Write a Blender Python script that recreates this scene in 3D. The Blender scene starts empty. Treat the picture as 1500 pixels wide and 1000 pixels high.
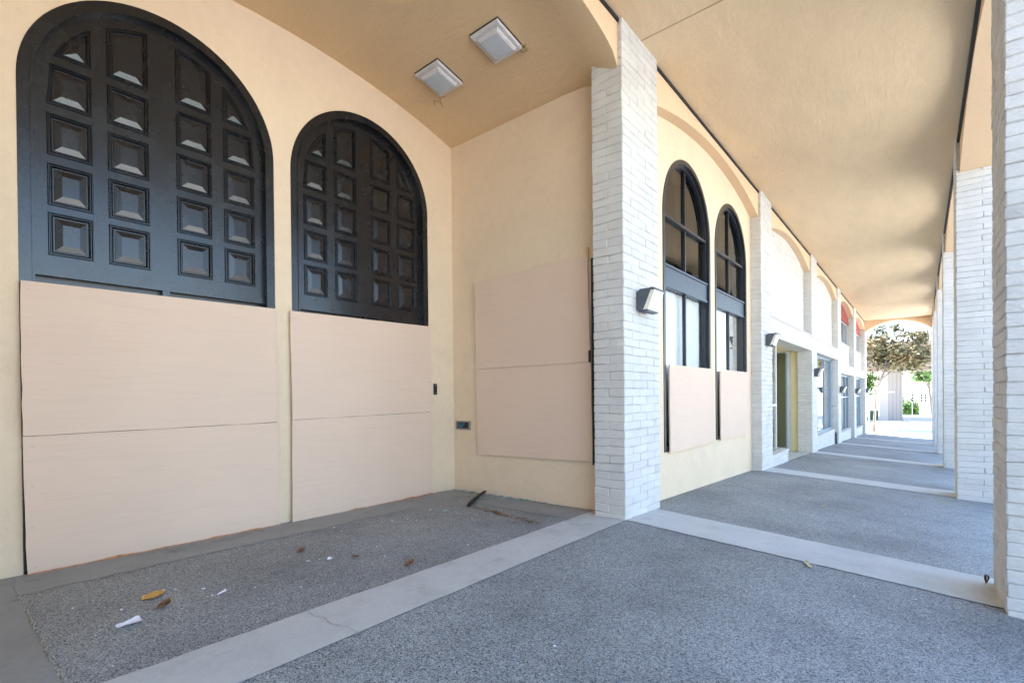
import bpy, math, random
from mathutils import Vector, Matrix
from mathutils.geometry import tessellate_polygon
random.seed(7)
R = random.uniform
rad = math.radians
scene = bpy.context.scene
COL = scene.collection

# ------------------------------------------------------------------ measures (metres)
Y0, BAY, PW, PD = 4.798, 5.894, 0.92, 0.38        # first pier, bay spacing, pier width / depth
CW, H = 2.863, 5.348                               # corridor width, ceiling height
RD = 2.894                                         # depth of the recess
YR = 5.045                                         # right wall of the recess
WALLX = -0.20                                      # plane of the bay infill walls
FX = -0.05                                         # plane of the arched headers
def py(i): return Y0 + i * BAY
YEND = py(5) + PW; YS = -7.3  # YS reaches back over an unseen bay added to cut light

def gz(x, y):                                      # the walk falls away from the building and along the arcade
    s = -0.0361 * (y - Y0) if y > Y0 else -0.008 * (y - Y0)
    return s + (-0.0592 * x if x > 0 else 0.0118 * x)
GOUT = gz(CW + 0.6, YEND) - 0.03

# ------------------------------------------------------------------ node helpers
def new_mat(name):
    m = bpy.data.materials.new(name); m.use_nodes = True
    nt = m.node_tree; nt.nodes.clear()
    out = nt.nodes.new('ShaderNodeOutputMaterial')
    b = nt.nodes.new('ShaderNodeBsdfPrincipled')
    nt.links.new(b.outputs[0], out.inputs[0])
    return m, nt, b
def N(nt, t, **kw):
    n = nt.nodes.new(t)
    for k, v in kw.items():
        if k in n.inputs.keys(): n.inputs[k].default_value = v
        else: setattr(n, k, v)
    return n
def L(nt, a, b): nt.links.new(a, b)
def coords(nt, scale=(1, 1, 1), rot=(0, 0, 0)):
    tc = N(nt, 'ShaderNodeTexCoord'); mp = N(nt, 'ShaderNodeMapping')
    mp.inputs['Scale'].default_value = scale; mp.inputs['Rotation'].default_value = rot
    L(nt, tc.outputs['Object'], mp.inputs['Vector'])
    return mp.outputs[0]
def noise(nt, vec, scale, detail=4, rough=0.55):
    n = N(nt, 'ShaderNodeTexNoise', Scale=scale, Detail=detail, Roughness=rough)
    L(nt, vec, n.inputs['Vector']); return n.outputs['Fac']
def ramp(nt, fac, stops, interp='LINEAR'):
    r = N(nt, 'ShaderNodeValToRGB'); cr = r.color_ramp; cr.interpolation = interp
    while len(cr.elements) < len(stops): cr.elements.new(0.5)
    for e, (p, c) in zip(cr.elements, stops):
        e.position = p; e.color = tuple(c) + (1,) if len(c) == 3 else c
    L(nt, fac, r.inputs[0]); return r.outputs[0]
def mix(nt, fac, a, b, mode='MIX'):
    m = N(nt, 'ShaderNodeMix'); m.data_type = 'RGBA'; m.blend_type = mode
    for s, v in ((m.inputs[0], fac), (m.inputs[6], a), (m.inputs[7], b)):
        if isinstance(v, (int, float)): s.default_value = v
        elif isinstance(v, tuple): s.default_value = v + (1,) if len(v) == 3 else v
        else: L(nt, v, s)
    return m.outputs[2]
def bump(nt, b, h, strength, dist, prev=None):
    n = N(nt, 'ShaderNodeBump', Strength=strength, Distance=dist)
    L(nt, h, n.inputs['Height'])
    if prev is not None: L(nt, prev, n.inputs['Normal'])
    L(nt, n.outputs[0], b.inputs['Normal']); return n.outputs[0]
def sc(c, k): return tuple(min(1, v * k) for v in c)

def stucco(name, c, var=0.09, stretch=(1, 1, 1), rot=(0, 0, 0), bstr=0.35, rough=0.85, dirt=0.0):
    m, nt, b = new_mat(name)
    v = coords(nt); vs = coords(nt, stretch, rot)
    big = noise(nt, vs, 1.1, 5, 0.6)
    col = ramp(nt, big, [(0.3, sc(c, 1 - var)), (0.55, c), (0.75, sc(c, 1 + var * 0.7))])
    fine = noise(nt, vs, 14, 5, 0.6)
    col = mix(nt, 0.5, col, ramp(nt, fine, [(0.3, sc(c, 0.93)), (0.7, sc(c, 1.04))]))
    spk = noise(nt, v, 22.0, 2, 0.4)
    col = mix(nt, ramp(nt, spk, [(0.73, (0, 0, 0)), (0.80, (0.35, 0.35, 0.35))]), col, sc(c, 0.55))
    if dirt:
        d = noise(nt, v, 2.3, 6, 0.7)
        col = mix(nt, ramp(nt, d, [(0.52, (0, 0, 0)), (0.75, (dirt,) * 3)]), col, (0.22, 0.19, 0.16))
    L(nt, col, b.inputs['Base Color']); b.inputs['Roughness'].default_value = rough
    b.inputs['Specular IOR Level'].default_value = 0.25
    h1 = noise(nt, vs, 7, 6, 0.65); h2 = noise(nt, v, 70, 3, 0.6)
    p = bump(nt, b, h1, bstr, 0.02); bump(nt, b, h2, bstr * 0.6, 0.004, p)
    return m

MAT = {}
MAT['wall'] = stucco('tan_stucco', (0.738, 0.585, 0.418), 0.085, bstr=0.32, dirt=0.10)
MAT['header'] = stucco('tan_header_stucco', (0.74, 0.545, 0.35), 0.05, bstr=0.2)
MAT['ceiling'] = stucco('trowelled_tan_ceiling', (0.80, 0.61, 0.39), 0.12, (2.6, 0.8, 1), (0, 0, rad(-25)), 0.5)
MAT['vault'] = stucco('trowelled_tan_vault', (0.71, 0.52, 0.31), 0.10, (1.2, 2.6, 1), (0, 0, rad(25)), 0.45)
MAT['yellow'] = stucco('yellow_wall_paint', (0.80, 0.68, 0.42), 0.05, bstr=0.15)
MAT['white_wall'] = stucco('white_stucco', (0.62, 0.605, 0.575), 0.04, bstr=0.2)
MAT['red'] = stucco('red_awning_cloth', (0.30, 0.06, 0.05), 0.05, bstr=0.1)
MAT['plaza'] = stucco('pale_plaza_concrete', (0.62, 0.60, 0.56), 0.07, bstr=0.2)
MAT['asphalt'] = stucco('grey_asphalt', (0.075, 0.075, 0.078), 0.15)
MAT['out_pillar'] = stucco('fluted_pale_concrete', (0.34, 0.31, 0.29), 0.06)
MAT['out_canopy'] = stucco('beige_canopy', (0.26, 0.20, 0.15), 0.05)
MAT['roof'] = stucco('roof_gravel', (0.35, 0.33, 0.30), 0.1)

def brick_paint():
    m, nt, b = new_mat('white_painted_slump_brick')
    v = coords(nt); c = (0.63, 0.61, 0.575)
    a = noise(nt, v, 3.0, 6, 0.65)
    col = ramp(nt, a, [(0.25, (0.57, 0.55, 0.52)), (0.5, c), (0.75, (0.68, 0.66, 0.625))])
    s = noise(nt, coords(nt, (1, 1, 3.2)), 11, 5, 0.7)
    col = mix(nt, ramp(nt, s, [(0.58, (0, 0, 0)), (0.78, (0.30, 0.30, 0.30))]), col, (0.42, 0.39, 0.36))
    k = noise(nt, v, 26, 2, 0.5)
    col = mix(nt, ramp(nt, k, [(0.76, (0, 0, 0)), (0.81, (0.45, 0.45, 0.45))]), col, (0.2, 0.17, 0.16))
    at = N(nt, 'ShaderNodeAttribute'); at.attribute_name = 'tone'
    col = mix(nt, 1.0, col, ramp(nt, at.outputs['Fac'], [(0, (0.93, 0.93, 0.935)), (1, (1, 1, 1))]), 'MULTIPLY')
    L(nt, col, b.inputs['Base Color']); b.inputs['Roughness'].default_value = 0.7
    b.inputs['Specular IOR Level'].default_value = 0.3
    p = bump(nt, b, noise(nt, coords(nt, (1, 1, 1.6)), 30, 5, 0.65), 0.8, 0.012)
    bump(nt, b, noise(nt, v, 140, 3, 0.6), 0.3, 0.003, p)
    return m
MAT['brick'] = brick_paint()

def mortar():
    m, nt, b = new_mat('painted_mortar'); v = coords(nt)
    col = ramp(nt, noise(nt, v, 8, 5, 0.7), [(0.35, (0.36, 0.345, 0.33)), (0.65, (0.62, 0.61, 0.59))])
    L(nt, col, b.inputs['Base Color']); b.inputs['Roughness'].default_value = 0.9
    bump(nt, b, noise(nt, v, 60, 4), 0.5, 0.006); return m
MAT['mortar'] = mortar()

def plywood():
    m, nt, b = new_mat('pink_primed_plywood')
    v = coords(nt); g = coords(nt, (1.0, 0.8, 20)); c = (0.705, 0.530, 0.408)
    a = noise(nt, v, 0.9, 4, 0.6)
    col = ramp(nt, a, [(0.3, sc(c, 0.95)), (0.7, sc(c, 1.04))])
    w = noise(nt, g, 3.0, 8, 0.62)
    col = mix(nt, 0.5, col, ramp(nt, w, [(0.36, sc(c, 0.93)), (0.5, c), (0.60, sc(c, 1.02)), (0.68, sc(c, 0.95))]))
    cr = noise(nt, coords(nt, (0.35, 0.35, 16)), 3.2, 3, 0.5)
    col = mix(nt, ramp(nt, cr, [(0.735, (0, 0, 0)), (0.75, (0.5, 0.5, 0.5)), (0.77, (0, 0, 0))]), col, (0.33, 0.23, 0.16))
    k = noise(nt, v, 17, 1, 0.3)
    col = mix(nt, ramp(nt, k, [(0.86, (0, 0, 0)), (0.88, (0.5, 0.5, 0.5))]), col, (0.30, 0.20, 0.14))
    L(nt, col, b.inputs['Base Color']); b.inputs['Roughness'].default_value = 0.75
    b.inputs['Specular IOR Level'].default_value = 0.25
    bump(nt, b, w, 0.10, 0.006); return m
MAT['ply'] = plywood()

def simple(name, c, rough=0.5, metal=0.0, var=0.06, scale=12, bst=0.1, bd=0.003, spec=0.5):
    m, nt, b = new_mat(name); v = coords(nt)
    col = ramp(nt, noise(nt, v, scale, 5, 0.6), [(0.3, sc(c, 1 - var)), (0.7, sc(c, 1 + var))])
    L(nt, col, b.inputs['Base Color']); b.inputs['Roughness'].default_value = rough
    b.inputs['Metallic'].default_value = metal; b.inputs['Specular IOR Level'].default_value = spec
    bump(nt, b, noise(nt, v, scale * 6, 3), bst, bd); return m
MAT['ply_edge'] = simple('raw_plywood_edge', (0.50, 0.20, 0.07), 0.8, var=0.4, scale=30)
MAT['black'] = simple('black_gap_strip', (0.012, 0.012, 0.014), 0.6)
MAT['winframe'] = simple('dark_window_paint', (0.018, 0.020, 0.024), 0.33, var=0.25, spec=0.6)
MAT['winpanel'] = simple('dark_slate_panel_paint', (0.045, 0.06, 0.085), 0.4, var=0.15, spec=0.6)
MAT['alu'] = simple('pale_aluminium', (0.55, 0.60, 0.65), 0.4, 0.6)
MAT['bluealu'] = simple('blue_grey_aluminium', (0.22, 0.30, 0.38), 0.4, 0.2)
MAT['lamp_house'] = simple('slate_lamp_metal', (0.075, 0.085, 0.10), 0.5, var=0.15)
MAT['lamp_lens'] = simple('cream_lamp_glass', (0.78, 0.77, 0.62), 0.18, var=0.06, spec=0.8)
MAT['light_frame'] = simple('white_light_frame', (0.62, 0.61, 0.61), 0.45)
MAT['diffuser'] = simple('frosted_light_glass', (0.50, 0.56, 0.62), 0.25, var=0.06, scale=5)
MAT['nest'] = simple('brown_nest', (0.34, 0.25, 0.12), 0.95, var=0.5, scale=60, bst=0.8, bd=0.01)
MAT['plate_black'] = simple('black_plastic', (0.012, 0.012, 0.018), 0.35)
MAT['screw'] = simple('screw_metal', (0.6, 0.6, 0.6), 0.3, 0.9)
MAT['box_metal'] = simple('galvanised_box', (0.30, 0.26, 0.24), 0.5, 0.4)
MAT['box_in'] = simple('teal_wiring_cavity', (0.03, 0.10, 0.14), 0.5, var=0.8, scale=70)
MAT['curtain'] = simple('white_curtain', (0.74, 0.74, 0.72), 0.9, var=0.03)
MAT['dark_room'] = simple('dark_room', (0.06, 0.055, 0.05), 0.9)
MAT['leaf_y'] = simple('yellow_dried_leaf', (0.62, 0.36, 0.09), 0.7, var=0.5, scale=60)
MAT['leaf_b'] = simple('brown_dried_leaf', (0.20, 0.10, 0.05), 0.8, var=0.5, scale=60)
MAT['leaf_o'] = simple('olive_dried_leaf', (0.55, 0.52, 0.33), 0.8, var=0.3, scale=60)
MAT['paper'] = simple('white_paper', (0.86, 0.85, 0.93), 0.8, var=0.03)
MAT['shard'] = simple('green_glass_shard', (0.26, 0.36, 0.36), 0.15, var=0.3, spec=0.8)
MAT['stick'] = simple('charred_wood', (0.022, 0.016, 0.014), 0.8, var=0.5, scale=40, bst=0.6)
MAT['twig'] = simple('brown_twig', (0.20, 0.12, 0.06), 0.9, var=0.5, scale=40)
MAT['green_box'] = simple('green_enamel', (0.02, 0.16, 0.08), 0.5, var=0.3)
MAT['trunk'] = simple('grey_bark', (0.20, 0.15, 0.12), 0.9, var=0.4, scale=9, bst=0.8, bd=0.02)
MAT['steel'] = simple('grey_steel', (0.35, 0.38, 0.42), 0.5, 0.3)
MAT['signal'] = simple('dark_signal_housing', (0.03, 0.05, 0.04), 0.5)

def door_paint():
    m, nt, b = new_mat('glossy_black_brown_door_paint')
    v = coords(nt); g = coords(nt, (1, 14, 1))
    w = noise(nt, coords(nt, (1, 16, 1.0)), 4, 6, 0.6)
    L(nt, ramp(nt, w, [(0.3, (0.004, 0.0045, 0.006)), (0.7, (0.009, 0.0095, 0.012))]), b.inputs['Base Color'])
    L(nt, ramp(nt, noise(nt, v, 5, 5, 0.6), [(0.3, (0.22,) * 3), (0.75, (0.32,) * 3)]), b.inputs['Roughness'])
    b.inputs['Specular IOR Level'].default_value = 0.66
    bump(nt, b, w, 0.03, 0.002); return m
MAT['door'] = door_paint()

def aggregate():
    m, nt, b = new_mat('exposed_aggregate_paving')
    v = coords(nt)
    wob = N(nt, 'ShaderNodeTexVoronoi', Scale=135.0, Randomness=1.0); L(nt, v, wob.inputs['Vector'])
    sep = N(nt, 'ShaderNodeSeparateColor'); L(nt, wob.outputs['Color'], sep.inputs[0])
    cell = sep.outputs[0]
    col = ramp(nt, cell, [(0.0, (0.03, 0.036, 0.04)), (0.19, (0.095, 0.112, 0.12)), (0.32, (0.225, 0.25, 0.258)), (0.55, (0.35, 0.38, 0.388)),
                          (0.83, (0.48, 0.51, 0.515)), (0.935, (0.30, 0.235, 0.20)), (0.98, (0.62, 0.61, 0.60))], 'CONSTANT')
    mort = ramp(nt, wob.outputs['Distance'], [(0.42, (0, 0, 0)), (0.68, (1, 1, 1))])
    col = mix(nt, mort, col, (0.285, 0.308, 0.315))
    st = noise(nt, v, 0.8, 6, 0.65)
    col = mix(nt, 1.0, col, ramp(nt, st, [(0.28, (0.62, 0.62, 0.63)), (0.5, (0.95, 0.95, 0.95)), (0.72, (1.18, 1.18, 1.17))]), 'MULTIPLY')
    st2 = noise(nt, v, 4.5, 5, 0.7)
    col = mix(nt, ramp(nt, st2, [(0.62, (0, 0, 0)), (0.8, (0.35, 0.35, 0.35))]), col, (0.15, 0.13, 0.10))
    L(nt, col, b.inputs['Base Color']); b.inputs['Roughness'].default_value = 0.7
    inv = N(nt, 'ShaderNodeMath', operation='SUBTRACT'); inv.inputs[0].default_value = 1.0
    L(nt, wob.outputs['Distance'], inv.inputs[1])
    bump(nt, b, inv.outputs[0], 0.7, 0.004); return m
MAT['aggregate'] = aggregate()

def concrete(name, c, dirt):
    m, nt, b = new_mat(name); v = coords(nt)
    col = ramp(nt, noise(nt, v, 2.0, 7, 0.68), [(0.28, sc(c, 0.78)), (0.5, c), (0.72, sc(c, 1.12))])
    f = noise(nt, v, 30, 4, 0.7)
    col = mix(nt, 0.4, col, ramp(nt, f, [(0.3, sc(c, 0.85)), (0.7, sc(c, 1.1))]))
    s = noise(nt, v, 3.1, 5, 0.7)
    col = mix(nt, ramp(nt, s, [(0.55, (0, 0, 0)), (0.78, (dirt,) * 3)]), col, (0.14, 0.12, 0.10))
    k = noise(nt, v, 21, 2, 0.5)
    col = mix(nt, ramp(nt, k, [(0.76, (0, 0, 0)), (0.80, (0.6,) * 3)]), col, (0.10, 0.09, 0.08))
    L(nt, col, b.inputs['Base Color']); b.inputs['Roughness'].default_value = 0.8
    bump(nt, b, noise(nt, v, 45, 5, 0.7), 0.3, 0.004); return m
MAT['band'] = concrete('smooth_concrete', (0.53, 0.545, 0.53), 0.40)
MAT['dirty'] = concrete('dirty_concrete', (0.30, 0.31, 0.305), 0.7)

def glass(name, tint, ior, body=None):
    m = bpy.data.materials.new(name); m.use_nodes = True; nt = m.node_tree; nt.nodes.clear()
    out = N(nt, 'ShaderNodeOutputMaterial'); mx = N(nt, 'ShaderNodeMixShader')
    fr = N(nt, 'ShaderNodeFresnel', IOR=ior); gl = N(nt, 'ShaderNodeBsdfGlossy', Roughness=0.02)
    wv = N(nt, 'ShaderNodeBump', Strength=0.05, Distance=0.01); L(nt, noise(nt, coords(nt), 1.5, 2), wv.inputs['Height'])
    L(nt, wv.outputs[0], gl.inputs['Normal'])
    tr = N(nt, 'ShaderNodeBsdfTransparent'); tr.inputs[0].default_value = tint + (1,)
    L(nt, fr.outputs[0], mx.inputs[0]); L(nt, tr.outputs[0], mx.inputs[1]); L(nt, gl.outputs[0], mx.inputs[2])
    L(nt, mx.outputs[0], out.inputs[0]); return m
MAT['pane'] = glass('clear_window_pane', (0.94, 0.96, 0.97), 1.22)
MAT['pane_green'] = glass('green_door_pane', (0.45, 0.52, 0.50), 1.5)
MAT['pane_dark'] = glass('dark_upper_pane', (0.55, 0.56, 0.58), 2.3)

def foliage(name, dark, light, warm=None):
    m, nt, b = new_mat(name)
    at = N(nt, 'ShaderNodeAttribute'); at.attribute_name = 'tone'
    st = [(0.0, dark), (0.7, light)] + ([(0.9, warm)] if warm else [])
    L(nt, ramp(nt, at.outputs['Fac'], st), b.inputs['Base Color'])
    b.inputs['Roughness'].default_value = 0.6; return m
MAT['leaf_dull'] = foliage('olive_brown_leaves', (0.07, 0.075, 0.035), (0.22, 0.18, 0.08), (0.36, 0.20, 0.11))
MAT['leaf_green'] = foliage('bright_green_leaves', (0.05, 0.11, 0.02), (0.13, 0.26, 0.05))

# ------------------------------------------------------------------ mesh helpers
class MB:
    """Collects polygons for ONE mesh object."""
    def __init__(s): s.v, s.f, s.mi, s.tone = [], [], [], []
    def add(s, verts, faces, mi=0, tone=None):
        o = len(s.v); s.v += [tuple(p) for p in verts]
        s.f += [tuple(i + o for i in f) for f in faces]; s.mi += [mi] * len(faces)
        if tone is not None: s.tone += [tone] * len(verts)
    def box(s, a, b, mi=0, ch=0.0):
        if ch: s.add(*rbox(a, b, ch), mi=mi); return
        (x0, y0, z0), (x1, y1, z1) = a, b
        s.add([(x0, y0, z0), (x1, y0, z0), (x1, y1, z0), (x0, y1, z0), (x0, y0, z1), (x1, y0, z1), (x1, y1, z1), (x0, y1, z1)],
              [(0, 3, 2, 1), (4, 5, 6, 7), (0, 1, 5, 4), (1, 2, 6, 5), (2, 3, 7, 6), (3, 0, 4, 7)], mi)
    def prism(s, prof, fmap, w0, w1, mi=0):
        n = len(prof)
        v = [fmap(u, k, w0) for u, k in prof] + [fmap(u, k, w1) for u, k in prof]
        s.add(v, [tuple(range(n))[::-1], tuple(range(n, 2 * n))] + [(i, (i + 1) % n, (i + 1) % n + n, i + n) for i in range(n)], mi)
    def plate(s, outer, holes, fmap, w0, w1, mi=0):
        """A flat slab with holes: outline and holes in (u, v), extruded from w0 to w1."""
        loops = [outer] + holes; flat = [p for l in loops for p in l]; n = len(flat)
        tri = tessellate_polygon([[Vector((p[0], p[1], 0)) for p in l] for l in loops])
        v = [fmap(u, k, w0) for u, k in flat] + [fmap(u, k, w1) for u, k in flat]
        f = [tuple(t) for t in tri] + [tuple(i + n for i in t[::-1]) for t in tri]
        o = 0
        for l in loops:
            m = len(l)
            f += [(o + i, o + (i + 1) % m, o + (i + 1) % m + n, o + i + n) for i in range(m)]
            o += m
        s.add(v, f, mi)
    def tube(s, pts, r, n=8, mi=0):
        rings = []
        for i, p in enumerate(pts):
            p = Vector(p); d = (Vector(pts[min(i + 1, len(pts) - 1)]) - Vector(pts[max(i - 1, 0)])).normalized()
            a = d.cross(Vector((0.3, 0.9, 0.2))).normalized(); b = d.cross(a)
            rr = r[i] if isinstance(r, (list, tuple)) else r
            rings.append([p + (a * math.cos(t) + b * math.sin(t)) * rr for t in [2 * math.pi * k / n for k in range(n)]])
        v = [q for g in rings for q in g]
        f = [(i * n + k, i * n + (k + 1) % n, (i + 1) * n + (k + 1) % n, (i + 1) * n + k) for i in range(len(pts) - 1) for k in range(n)]
        f += [tuple(range(n))[::-1], tuple(range((len(pts) - 1) * n, len(pts) * n))]
        s.add(v, f, mi)
    def build(s, name, mats, parent=None, smooth=30, loc=None):
        me = bpy.data.meshes.new(name); me.from_pydata(s.v, [], s.f)
        for m in (mats if isinstance(mats, (list, tuple)) else [mats]): me.materials.append(MAT[m] if isinstance(m, str) else m)
        me.polygons.foreach_set('material_index', s.mi)
        if len(s.tone) == len(s.v):
            at = me.attributes.new('tone', 'FLOAT', 'POINT'); at.data.foreach_set('value', s.tone)
        import bmesh
        bm = bmesh.new(); bm.from_mesh(me); bmesh.ops.recalc_face_normals(bm, faces=bm.faces); bm.to_mesh(me); bm.free()
        if smooth:
            me.polygons.foreach_set('use_smooth', [True] * len(me.polygons)); me.set_sharp_from_angle(angle=rad(smooth))
        me.update()
        o = bpy.data.objects.new(name, me); COL.objects.link(o)
        if parent is not None: o.parent = parent; o.matrix_parent_inverse = parent.matrix_basis.inverted()
        if loc: o.location = loc
        return o

def _rbox_template():
    corners = [(sx, sy, sz) for sx in (0, 1) for sy in (0, 1) for sz in (0, 1)]
    idx = {}
    for c in corners:
        for ax in range(3): idx[(c, ax)] = len(idx)        # the vertex lying on the face of axis ax
    F = []
    for ax in range(3):
        o1, o2 = [a for a in range(3) if a != ax]
        for s in (0, 1):
            q = []
            for p in ((0, 0), (1, 0), (1, 1), (0, 1)):
                c = [0, 0, 0]; c[ax] = s; c[o1], c[o2] = p; q.append(idx[(tuple(c), ax)])
            F.append(tuple(q))
    for ax in range(3):                                      # edges along ax
        o1, o2 = [a for a in range(3) if a != ax]
        for p in ((0, 0), (1, 0), (1, 1), (0, 1)):
            c0 = [0, 0, 0]; c0[o1], c0[o2] = p; c1 = list(c0); c1[ax] = 1
            c0, c1 = tuple(c0), tuple(c1)
            F.append((idx[(c0, o1)], idx[(c1, o1)], idx[(c1, o2)], idx[(c0, o2)]))
    for c in corners: F.append(tuple(idx[(c, a)] for a in range(3)))
    return corners, F
_RC, _RF = _rbox_template()
def rbox(a, b, ch):
    v = []
    for c in _RC:
        for ax in range(3):
            p = []
            for k in range(3):
                lo, hi = a[k], b[k]
                if k == ax: p.append(hi if c[k] else lo)
                else: p.append(hi - ch if c[k] else lo + ch)
            v.append(p)
    return v, _RF

def tag(o, label=None, cat=None, group=None, kind=None):
    if label: o['label'] = label
    if cat: o['category'] = cat
    if group: o['group'] = group
    if kind: o['kind'] = kind
    return o
def thing(name, label, cat, group=None, loc=(0, 0, 0), kind='thing'):
    o = bpy.data.objects.new(name, None); COL.objects.link(o); o.location = loc; o.empty_display_size = 0.1
    return tag(o, label, cat, group, kind)
def setting(o): return tag(o, kind='structure')

# face maps: (u, v, w) -> xyz
FX_map = lambda u, v, w: (w, u, v)          # facing +x : u = y, v = z, w = x
FY_map = lambda u, v, w: (u, w, v)          # facing -y : u = x, v = z, w = y
FZ_map = lambda u, v, w: (u, v, w)

def arch_outline(a, b, z0, spring, r=None, n=40, rise=None):
    """An opening from z0 up to a round (r) or segmental (rise) head."""
    c = (a + b) / 2; pts = [(a, z0), (b, z0)]
    if rise is None:
        hw = (b - a) / 2
        pts += [(c + hw * math.cos(t), spring + hw * math.sin(t)) for t in [math.pi * k / n for k in range(n + 1)]]
    else:
        hw = (b - a) / 2; rr = (hw * hw + rise * rise) / (2 * rise); zc = spring + rise - rr; t0 = math.asin(hw / rr)
        pts += [(c + rr * math.sin(t), zc + rr * math.cos(t)) for t in [t0 - 2 * t0 * k / n for k in range(n + 1)]]
    return pts
def seg_arc(a, b, spring, rise, n=40): return arch_outline(a, b, 0, spring, n=n, rise=rise)[2:]

# ------------------------------------------------------------------ brickwork
CO = 0.0905
def wob(k, u): return 0.0042 * math.sin(k * 12.9898 + u * 11.3) + 0.0030 * math.sin(k * 78.23 + u * 27.0)
def brick_blocks(mb, x0, x1, y0, y1, z0, z1, rows, g=0.0022, ch=0.0075, j=0.0032, clip=None):
    """Courses of rounded blocks; rows(k) -> list of (xa, xb, ya, yb) for course k."""
    k = 0; z = z0
    while z < z1 - 0.02:
        zt = min(z + CO, z1)
        for (xa, xb, ya, yb) in rows(k):
            if clip and not clip((ya + yb) / 2, (z + zt) / 2): continue
            dx, dy, dz = R(-j, j), R(-j, j), R(-0.0016, 0.0016)
            v, f = rbox((xa + g + dx, ya + g + dy, z + g + dz), (xb - g + dx, yb - g + dy, zt - g + dz + R(-.001, .001)), ch)
            kz0, kz1 = k, k + 1
            sk = R(-0.012, 0.012); cy = (ya + yb) / 2; cx = (xa + xb) / 2
            v = [(p[0] + sk * (p[1] - cy) * 0.5 + R(-.0017, .0017), p[1] + R(-.0017, .0017), p[2] + wob(kz0 if p[2] < (z + zt) / 2 else kz1, p[0] + p[1]) + R(-.0014, .0014)) for p in v]
            mb.add(v, f, 0, R(0, 1))
        z = zt; k += 1
def pier_rows(x0, x1, y0, y1, flip):
    """Blocks of two alternating courses round a rectangular pier; flip puts the long face on x1."""
    def rows(k):
        D = x1 - x0; W = y1 - y0; xm = (x0 + x1) / 2; q = R(-.012, .012)
        if k % 2 == 0:
            cuts = [y0, y0 + W * 0.41 + q, y0 + W * 0.82 + q, y1]
            return [(a, b, cuts[i], cuts[i + 1]) for i in range(3) for a, b in ((x0, xm + q), (xm + q, x1))]
        cuts = [y0, y0 + W * 0.21 + q, y0 + W * 0.61 + q, y1]
        return [(x0, x1, cuts[0], cuts[1])] + [(a, b, cuts[i], cuts[i + 1]) for i in (1, 2) for a, b in ((x0, xm), (xm, x1))]
    return rows
ZB = -1.4
def pier(name, x0, x1, y0, y1, label, group, ztop=H + 0.02):
    t = thing(name, label, 'brick pier', group, (0.5 * (x0 + x1), y0, gz(max(x0, 0), y0)))
    mb = MB(); k0 = int((gz(x1, y1) - 0.2 - ZB) / CO)
    brick_blocks(mb, x0, x1, y0, y1, ZB + k0 * CO, ztop, pier_rows(x0, x1, y0, y1, False))
    mb.build('brickwork', 'brick', t, 30)
    m2 = MB(); m2.box((x0 + 0.0115, y0 + 0.0115, ZB), (x1 - 0.0115, y1 - 0.0115, ztop - 0.003)); m2.build('mortar_joint', 'mortar', t, 0)
    return t
ordL = ['unused', 'at the corner of the boarded recess', 'just beyond the two tall arched windows',
        'between the yellow doorway and the blue framed window', 'between the blue framed window and the first red awning',
        'between the two red awnings', 'at the far end under the end arch']
gL = 'brick piers along the shop fronts'; gR = 'free standing brick columns along the walkway'
for i in range(-2, 6):  # lowest index: unseen bay added to close off light from behind
    lab = 'white brick pier on the left, ' + ordL[i + 1] if i >= 0 else ('white brick pier at the near end of the boarded recess' if i == -1 else 'unseen white brick pier added one bay behind the viewpoint to cut light')
    pier('brick_pier', -PD, 0.0, py(i), py(i) + PW, lab, gL)
ordR = ['white brick column just behind the viewpoint on the open side', 'nearest white brick column, cut off by the right edge',
        'second white brick column on the right, its full width face next to the nearest one', 'third white brick column on the right, a narrow pale strip',
        'fourth white brick column on the right, a thin strip', 'fifth white brick column on the right, nearly hidden by the fourth',
        'farthest white brick column on the right, carrying the end arch']
RX1 = CW + 0.62
for i in range(-2, 6):  # first column belongs to the added, unseen bay that blocks light
    pier('brick_column', CW, RX1, py(i) - 0.13, py(i) + 0.65, ordR[i + 1] if i > -2 else 'unseen white brick column added two bays behind the nearest right column to cut light', gR)

# ------------------------------------------------------------------ ground
def floor_patch(mb, poly_fn, x0, x1, y0, y1, nx, ny, dz=0.0, th=0.0):
    v = [(x0 + (x1 - x0) * i / nx, y0 + (y1 - y0) * j / ny) for j in range(ny + 1) for i in range(nx + 1)]
    mb.add([(x, y, gz(x, y) + dz) for x, y in v],
           [(j * (nx + 1) + i, j * (nx + 1) + i + 1, (j + 1) * (nx + 1) + i + 1, (j + 1) * (nx + 1) + i) for j in range(ny) for i in range(nx)])
def strip(name, mat, x0, x1, y0, y1, dz=0.005, nx=1, ny=1, edge=0.0, seed=1):
    """A thin ground sheet following the fall, with slightly uneven long edges."""
    rng = random.Random(seed); mb = MB(); v = []
    for j in range(ny + 1):
        for i in range(nx + 1):
            x = x0 + (x1 - x0) * i / nx; y = y0 + (y1 - y0) * j / ny
            ex = edge * rng.uniform(-1, 1) if i in (0, nx) and ny > 2 else 0
            ey = edge * rng.uniform(-1, 1) if j in (0, ny) and nx > 2 else 0
            v.append((x + ex, y + ey, gz(x, y) + dz))
    mb.add(v, [(j * (nx + 1) + i, j * (nx + 1) + i + 1, (j + 1) * (nx + 1) + i + 1, (j + 1) * (nx + 1) + i) for j in range(ny) for i in range(nx)])
    return setting(mb.build(name, mat, None, 0))
mb = MB()
floor_patch(mb, None, -RD - 0.1, 0.0, -1.3, Y0, 6, 6); floor_patch(mb, None, -0.6, CW + 0.9, YS, -1.3, 8, 6); floor_patch(mb, None, 0.0, CW + 0.9, -1.3, Y0, 8, 6)
floor_patch(mb, None, 0.0, CW + 0.9, Y0, YEND + 0.25, 8, 40); floor_patch(mb, None, -2.0, 0.0, Y0, YEND + 0.25, 4, 40)
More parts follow.
